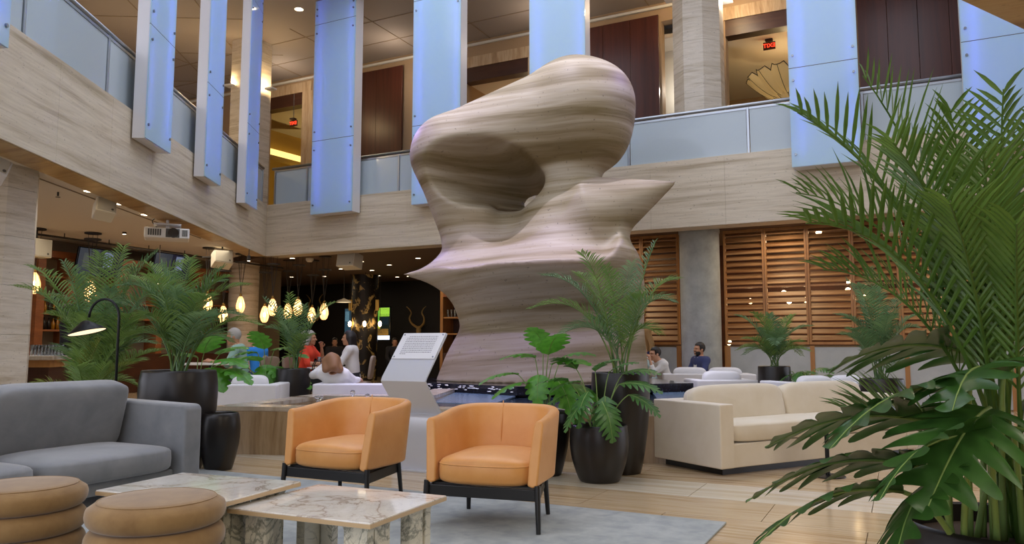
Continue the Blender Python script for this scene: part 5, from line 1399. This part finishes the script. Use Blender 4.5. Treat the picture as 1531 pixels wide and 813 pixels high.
# ------------------------------------------------------------------ pendants
def make_pendant():
    t = thing('pendant_lamp', '', 'lamp', (0, 0, 0), 0, 'amber glass pendants over the bar and dining area')
    b = MB(); pr = [(.035, .42), (.075, .36), (.115, .22), (.118, .14), (.085, .04), (.045, 0)]
    b.lathe(pr, 8, cap=False); o = b.build('shade', M['pendant_glass'], t)
    b = MB()
    for k in range(8):
        a = 2*math.pi*k/8; b.tube([(r*1.01*math.cos(a), r*1.01*math.sin(a), z) for r, z in pr], .004, 4)
    b.build('cage', M['bronze'], t)
    b = MB(); b.sphere((0, 0, .20), (.036, .036, .07), 10, 8); b.build('bulb', M['bulb'], t, smooth=True)
    b = MB(); b.lathe([(.02, .40), (.036, .42), (.03, .48), (.008, .50)], 12); b.build('cap', M['bronze'], t, smooth=True)
    return t
pend = None
PL = [(50, 428, 15.0, 'amber pendant nearest the octagonal column, glowing behind palm tips'), (134, 440, 15.6, 'second amber pendant from the left, behind the large palm'), (310, 455, 18.0, 'amber pendant left of the round stone column, behind palm leaves'), (333, 472, 18.8, 'low amber pendant just left of the round stone column'),
      (359, 457, 19.2, 'amber pendant hanging in front of the round stone column'), (395, 471, 19.6, 'lowest amber pendant right of the round stone column'), (407, 461, 19.0, 'amber pendant second right of the round stone column'), (430, 466, 20.5, 'amber pendant behind the slender palm, left of its crown'),
      (445, 461, 19.4, 'amber pendant above the middle of the slender palm'), (466, 472, 20.5, 'amber pendant behind the right fronds of the slender palm'), (484, 467, 19.6, 'rightmost amber pendant right of the slender palm')]
for px, py, Y, lb in PL:
    p = at(px, py+11, Y)
    if pend is None: pend = make_pendant(); t = pend; t.location = p
    else: t = dup(pend, p)
    t['label'] = lb
    zc = ZC-(.0 if px < 380 else .02)-p.z
    b = MB()
    for a in range(3): b.tube([(.0, 0, .49), (.10*math.cos(a*2.09), .10*math.sin(a*2.09), zc-.03)], .005, 4)
    b.build('cord', M['cord'], t)
    b = MB(); b.lathe([(.16, zc-.03), (.16, zc-.002)], 20); b.build('canopy', M['cord'], t)
for px, py, Y, lb in ((545, 484, 24.0, 'small bare-bulb lamp on the patterned column'), (523, 484, 24.6, 'small bare-bulb lamp left of the patterned column'), (568, 484, 24.6, 'small bare-bulb lamp before the bright signage screen')):
    p = at(px, py, Y); t = thing('bulb_lamp', lb, 'lamp', p, 0, 'small bulb lamps near the patterned column')
    b = MB(); b.sphere((0, 0, 0), (.055, .055, .09), 12, 8); b.build('bulb', M['bulb'], t, smooth=True)
    b = MB(); b.tube([(0, 0, .12), (0, 0, ZC-.02-p.z)], .008, 5); b.build('cord', M['cord'], t)
for px, py, Y, lb in ((514, 452, 22, 'white dome lamp hanging left of the patterned column'), (372, 455, 24, 'white dome lamp hanging far behind the round stone column'), (338, 456, 22, 'white dome lamp seen just left of the round stone column')):
    p = at(px, py, Y); t = thing('dome_lamp', lb, 'lamp', p)
    b = MB(); b.lathe([(.22, 0), (.19, .05), (.05, .10), (.02, .12)], 20, cap=False); b.build('shade', M['speaker_case'], t, smooth=True)
    b = MB(); b.lathe([(.001, .012), (.20, .008)], 20, cap=False); b.build('diffuser', M['lamp_white'], t)
    b = MB(); b.tube([(0, 0, .11), (0, 0, ZC-.02-p.z)], .008, 5); b.build('cord', M['cord'], t)
# ------------------------------------------------------------------ downlights
def downlight(px, py, zc, r, label, grp):
    p = gr(px, py, zc-.004); t = thing('downlight', label, 'light', (p.x, p.y, zc), 0, grp)
    b = MB(); b.lathe([(r*1.25, -.001), (r*1.2, -.012), (r, -.006)], 20, cap=False); b.build('trim_ring', M['speaker_case'], t, smooth=True)
    b = MB(); b.lathe([(.001, -.008), (r, -.005)], 20, cap=False); b.build('lens', M['downlight'], t)
for q, lb in (((135, 286), 'downlight left of the tilted cube speaker'), ((181, 305), 'downlight right of the tilted cube speaker'), ((219, 321), 'downlight above the projector'), ((396, 392), 'downlight just behind the inner corner of the balcony')):
    downlight(*q, ZC, .09, lb, 'downlights in the pale ceiling')
for i_, q in enumerate(sorted(((437, 386), (540, 391), (556, 404), (582, 396), (625, 386), (566, 412), (594, 414), (611, 413), (485, 413), (436, 414), (640, 408), (510, 402)))):
    downlight(*q, ZC-.02, .07, 'tiny downlight in the dark restaurant ceiling, %s from the left' % ORD[i_], 'tiny downlights of the restaurant')
for q, lb in (((447, 14), 'downlight in the mezzanine ceiling left of the second back fin'),): downlight(*q, ZM, .10, lb, None)
# ------------------------------------------------------------------ speakers, projector
def speaker(p, rot, w, d, h, label, hang=None, mat='speaker_case'):
    t = thing('loudspeaker', label, 'speaker', p); t.rotation_euler = rot
    b = MB(); b.bb((-w/2, -d/2, -h/2), (w/2, d/2, h/2)); b.build('cabinet', M[mat], t, bevel=.015)
    b = MB(); b.bb((-w/2+.02, -d/2-.012, -h/2+.02), (w/2-.02, -d/2+.001, h/2-.02)); b.build('grille', M['speaker_grille'], t, bevel=.006)
    b = MB(); b.tube([(w*.3, -d/2-.012, -h*.3), (w*.3, -d/2-.016, -h*.3)], .02, 10); b.build('badge', M['dark_vent'], t)
    if hang:
        inv = (Matrix.LocRotScale(p, __import__('mathutils').Euler(rot), None)).inverted()
        b = MB(); b.tube([inv @ Vector(p), inv @ Vector((p.x, p.y, hang))], .018, 8); b.build('bracket', M['cord'], t)
    return t
speaker(at(156, 313, 11.9), (R(-28), R(8), R(38)), .29, .27, .28, 'cream cube loudspeaker tilted down beside two downlights', ZC-.002)
speaker(at(332, 387, 17.85), (R(-22), R(5), R(35)), .42, .34, .36, 'cream loudspeaker tilted down right of the projector', ZC-.002)
speaker(at(523, 390, 18.8), (R(-10), 0, rB+.1), .50, .40, .36, 'cream loudspeaker under the back balcony left of the sculpture', ZC-.022)
speaker(at(54, 371, 15.0), (0, 0, rw), .46, .30, .36, 'cream box loudspeaker beside the octagonal column at the bar', ZC-.002)
speaker(at(-6, 254, 8.9), (R(-30), R(20), R(40)), .24, .22, .24, 'grey loudspeaker corner at the left edge below the balcony', ZC-.002, 'fin_metal')
speaker(at(1332, 342, 13.4), (R(-10), 0, rB), .26, .22, .22, 'small white loudspeaker before the louvres behind the tall palm', ZC-.022)
pp0 = at(250, 350, 13.4); t = thing('projector', 'white ceiling projector with black lens hung below the left balcony', 'projector', pp0, rL+math.pi/2+.35)
b = MB(); b.bb((-.36, -.26, -.10), (.36, .26, .08)); b.build('body', M['projector_white'], t, bevel=.02)
b = MB(); b.tube([(.10, -.30, -.01), (.10, -.24, -.01)], .085, 24); l_ = b.build('lens', M['lens'], t, auto=40)
b = MB(); b.bb((-.02, -.268, -.085), (.20, -.255, .065)); b.build('lens_surround', M['dark_vent'], t)
for x0, x1 in ((-.30, -.08), (.24, .33)):
    for k in range(6):
        b = MB(); x = x0+(x1-x0)*k/6; b.bb((x, -.266, -.06), (x+(x1-x0)/9, -.258, .05)); b.build('vent_slot', M['dark_vent'], t)
b = MB(); b.bb((-.22, -.16, .14), (.22, .16, .17)); b.bb((-.03, -.03, .08), (.03, .03, .14)); b.build('mount_plate', M['fin_metal'], t, bevel=.004)
b = MB(); b.tube([(0, 0, .17), (0, 0, ZC-.002-pp0.z)], .025, 10); b.build('pole', M['fin_metal'], t)
b = MB(); b.tube(smooth_path([(-.1, .1, .05), (-.25, .12, .22), (-.2, .1, .30), (-.28, .1, ZC-.004-pp0.z)], 5), .009, 6); b.build('cable', M['cord'], t, smooth=True)
t = thing('ceiling_track', 'dark lighting track running below the pale ceiling along the bar', 'rail', Wp(-.8, -.6, 3.30), rw)
b = MB(); b.tube([(0, 0, 0), (Lw_+.9, 0, 0)], .022, 8); b.build('bar', M['cord'], t)
for k in range(7):
    b = MB(); x = .3+k*1.05; b.tube([(x, 0, .0), (x, 0, .098)], .01, 6); b.build('hanger', M['cord'], t)
for px, py, lb in ((186, 348, 'small track spotlight over the bar left of the projector'), (372, 388, 'small track spotlight near the round stone column'), (237, 422, 'small warm track spotlight glowing above the dark palm')):
    p = at(px, py, 15.5 if px < 200 else 17.5)
    t = thing('spotlight', lb, 'light', p); b = MB(); b.tube([(0, 0, .09), (0, 0, -.03)], .04, 12); b.build('body', M['cord'], t, auto=40)
    b = MB(); b.lathe([(.001, -.032), (.034, -.031)], 14, cap=False); b.build('lens', M['downlight'], t)
    b = MB(); b.tube([(0, 0, .09), (0, 0, ZC-.002-p.z)], .008, 6); b.build('stem', M['cord'], t)
for px, py, zc, lb in ((87, 287, ZC, 'small ceiling sprinkler right of the octagonal column'), (463, 386, ZC-.02, 'white smoke detector under the back balcony')):
    p = gr(px, py, zc); t = thing('sprinkler' if px < 100 else 'smoke_detector', lb, 'sprinkler' if px < 100 else 'detector', (p.x, p.y, zc))
    b = MB()
    if px < 100: b.tube([(0, 0, 0), (0, 0, -.06)], .015, 8); b.lathe([(.002, -.085), (.035, -.08), (.035, -.075), (.002, -.07)], 12)
    else: b.lathe([(.10, -.001), (.10, -.05), (.06, -.10), (.002, -.10)], 20)
    b.build('head', M['speaker_case'] if px > 100 else M['cord'], t, auto=40)
# ------------------------------------------------------------------ exit signs, chandelier, cove
def exit_sign(p, k, zc, label):
    t = thing('exit_sign', label, 'sign', p, rB, 'red exit signs on the mezzanine')
    b = MB(); b.box((0, .03, 0), (.36*k, .04, .24*k)); b.build('housing', M['dark_panel'], t, bevel=.006)
    b = MB(); b.box((0, 0, .17*k), (.22*k, .12, .05*k)); b.build('canopy', M['cord'], t)
    b = MB(); b.tube([(0, .02, .12*k), (0, .02, zc-p.z)], .012*k, 6); b.build('stem', M['cord'], t)
    cu = bpy.data.curves.new('letters', 'FONT'); cu.body = 'EXIT'; cu.size = .175*k; cu.align_x = 'CENTER'; cu.align_y = 'CENTER'; cu.extrude = .004; cu.offset = .0; cu.materials.append(M['exit_red'])
    o = bpy.data.objects.new('letters', cu); COL.objects.link(o); dg = bpy.context.evaluated_depsgraph_get(); me = bpy.data.meshes.new_from_object(o.evaluated_get(dg)); bpy.data.objects.remove(o)
    if not me.materials: me.materials.append(M['exit_red'])
    o = inst('letters', me, t, (0, .004, 0), (math.pi/2, 0, math.pi))
pnt_red = at(437, 184, 22.6)
exit_sign(at(438, 184, 22.4), .75, 8.6, 'small red exit sign in the yellow-lit mezzanine room at the left')
exit_sign(at(1150, 68, 18.3), .80, 8.6, 'red exit sign above the leaf-shaped chandelier at the upper right')
cc = at(1186, 128, 18.6)
t = thing('chandelier', 'glowing gold leaf-petal chandelier behind the right-hand light fin', 'chandelier', cc)
n = NT('petal'); n.set(Base_Color=lin('D9BC84'), Roughness=.4, Emission_Color=lin('E8C07A'), Emission_Strength=.16)
pv, pf = [], []
for ring_, (n_, r0, r1, zz0, zz1) in enumerate(((14, .42, 1.12, -.30, .22), (10, .05, .62, -.52, -.12))):
    for k in range(n_):
        a = 2*math.pi*(k+.5*ring_)/n_; hw_ = math.pi/n_*1.55
        b = MB(); v = []; f = []; rim = []
        for i in range(7):
            u = i/6; wdt = hw_*(math.sin(math.pi*min(.97, .22+.70*u)))**.7
            for j in range(5):
                q = (j-2)/2; r = r0+(r1-r0)*u-.05*abs(q)**2; aa = a+wdt*q
                v.append((r*math.cos(aa), r*math.sin(aa), zz0+(zz1-zz0)*u**1.5+.07*q*q))
                if j in (0,): pass
        for i in range(6):
            for j in range(4): f.append((i*5+j, i*5+j+1, i*5+j+6, i*5+j+5))
        b.add(v, f); o = b.build('petal', M['petal'], t, smooth=True)
        b = MB(); b.tube([v[i*5] for i in range(7)]+[v[6*5+j] for j in range(5)]+[v[i*5+4] for i in range(6, -1, -1)], .011, 5); b.tube([v[i*5+2] for i in range(7)], .007, 4); b.build('vein', M['cord'], o)
b = MB(); b.tube([(0, 0, -.40), (0, 0, 8.6-cc.z)], .03, 8); b.build('stem', M['bronze'], t)
l = bpy.data.lights.new('chandelier_light', 'POINT'); l.energy = 30; l.color = (1, .76, .42); l.shadow_soft_size = .15; o = bpy.data.objects.new('chandelier_light', l); link(o, t); o.location = (0, 0, .12)
cp, cq = gr(390, 224, 7.4), gr(462, 243, 7.4); cd = cq-cp
t = thing('cove_light', 'yellow glowing cove strip in the mezzanine room at the left', 'light', (cp+cq)/2, math.atan2(cd.y, cd.x))
b = MB(); b.box((0, 0, -.16), (cd.length, .30, .10)); b.build('shelf', M['yellow_wall'], t); b = MB(); b.box((0, -.10, .0), (cd.length-.05, .04, .20)); b.build('strip', M['cove_yellow'], t)
b = MB(); b.box((0, .15, .35), (cd.length, .04, .90)); b.build('back_board', M['yellow_wall'], t)
# ------------------------------------------------------------------ dim restaurant
n = NT('fleck_column'); f = n.noise(n.pos((2.4, 2.4, 2.0)), 1.6, 4, .55, .6); n.col(n.ramp(f, [(.56, '1B1410'), (.60, 'B79A5A'), (.64, 'CDB274'), (.68, '2A1E12')])).set(Roughness=.5)
cpos = xy(545, 480, 25.0)
t = thing('patterned_column', 'dark restaurant column flecked with gold patches', 'column', cpos); t['kind'] = 'structure'
b = MB(); b.lathe([(.43, 0), (.43, ZC-.02)], 40); b.build('shaft', M['fleck_column'], t, auto=40)
for dx_, lb in ((-.42, 0), (.12, 1), (.44, 2)):
    b = MB(); b.box((dx_, -.42+abs(dx_)*.5, 2.40), (.12, .05, .36)); b.build('lantern', M['gold'], t, bevel=.01)
s, z = onB(572, 483, 6.9); screen('signage_screen', 'bright vertical signage screen right of the patterned column', Bw(s, 6.9, z), rB, .62, 1.12, [(.02, .01, .98, .13, 'DDE4F2', 1.6), (.02, .13, .98, .98, '14201A', .6), (.04, .55, .30, .95, '5FA03A', 1.2), (.30, .70, .96, .96, '8FBF3A', 1.2), (.40, .45, .90, .68, '1C2C34', .6), (.15, .15, .90, .33, 'C08A3A', 1.0), (.06, .34, .36, .54, 'B8B83C', 1.1)])
s, z = onB(521, 485, 6.9); screen('signage_screen', 'narrow bluish signage screen left of the patterned column', Bw(s, 6.9, z), rB, .34, 1.12, [(.05, .02, .95, .98, '2E4E5E', .6), (.1, .6, .6, .9, '6E93A0', .8)])
def antlers(px, py, label):
    s, z = onB(px, py, 8.15); t = thing('antlers', label, 'antlers', Bw(s, 8.19, z), rB, 'mounted antlers on the dark wall')
    b = MB(); b.sphere((0, 0, -.18), (.10, .06, .16), 12, 8); b.build('skull', M['antler'], t, smooth=True)
    for sx in (-1, 1):
        b = MB(); b.tube(smooth_path([(sx*.05, 0, -.08), (sx*.24, -.06, .06), (sx*.30, -.12, .24), (sx*.22, -.14, .42), (sx*.30, -.16, .56), (sx*.40, -.16, .64)], 6), [.045-.036*k/30 for k in range(31)], 8); b.build('horn', M['antler'], t, smooth=True)
antlers(473, 466, 'curved antlers on the dark wall right of the slender palm'); antlers(625, 486, 'curved antlers on the dark wall above the sign stand')
s, z = onB(676, 475, 4.0)
t = thing('bar_cabinet', 'orange wooden glass cabinet glimpsed left of the sculpture waist', 'cabinet', Bw(s, 4.4, 0), rB)
for nm, a, c, m in (('side', (-.45, -.3, 0), (-.36, .3, 3.2), 'frame_wood'), ('side', (.36, -.3, 0), (.45, .3, 3.2), 'frame_wood'), ('header', (-.36, -.3, 2.45), (.36, .3, 3.2), 'shelf_wood'), ('back', (-.36, .26, .0), (.36, .3, 2.45), 'bar_wood'), ('shelf', (-.36, -.28, 1.85), (.36, .26, 1.89), 'frame_wood'), ('shelf', (-.36, -.28, 1.4), (.36, .26, 1.44), 'frame_wood'), ('base', (-.36, -.28, 0), (.36, .26, .9), 'bar_wood')):
    b = MB(); b.bb(a, c); b.build(nm, M[m], t)
for k in range(6):
    o = inst('wine_glass', gme, None, Bw(s-.28+k*.11, 4.25, 1.891), (0, 0, 0), (1.5, 1.5, 1.4)); tag(o, '%s clear glass from left on the wooden cabinet shelf behind the sign stand' % ORD[k], 'glass', 'glasses in the wooden cabinet')
# small warm lamps glimpsed behind the louvres
for i_, q in enumerate(sorted(((1122, 450), (1172, 438), (1180, 450), (1205, 448), (1090, 512), (1268, 434), (1270, 422), (1224, 347), (1292, 445)))):
    s, z = onB(*q, NL+.9); o = MB(); o.sphere((0, 0, 0), .055, 10, 8); o = o.build('bulb', M['bulb'], None, smooth=True); o.location = Bw(s, NL+.9, z); tag(o, 'small warm bulb glowing behind the wooden louvres, %s from the left' % ORD[i_], 'light', 'bulbs behind the louvres')
# ------------------------------------------------------------------ unseen sculpture spots: violet for the LED fins, one added pale key
def spot(loc, target, e, col=(.42, .30, 1.0), size=R(38)):
    l = bpy.data.lights.new('sculpture_spot', 'SPOT'); l.energy = e; l.color = col; l.spot_size = size; l.spot_blend = .6; l.shadow_soft_size = .05
    o = bpy.data.objects.new('sculpture_spot', l); link(o); o.location = loc; o.rotation_euler = (Vector(target)-Vector(loc)).to_track_quat('-Z', 'Y').to_euler()
sc_ = Vector(sculpture.location)
spot((-.6, 9.6, 14.0), sc_+Vector((0, -.5, 1.6)), 3600, (.80, .76, 1.0), R(30))  # pale overhead key added to brighten the upward faces, no fitting there
spot(Lw(7.3, .4, 8.5), sc_+Vector((-.6, 0, 2.0)), 500); spot(Bw(12.9, -.6, 8.5), sc_+Vector((.5, -.5, 2.4)), 420); spot(Lw(2.2, .4, 8.0), sc_+Vector((-1.0, -.3, 1.8)), 800)
spot((-.2, 7.0, 6.5), sc_+Vector((-.2, -1.4, .2)), 520, size=R(46))
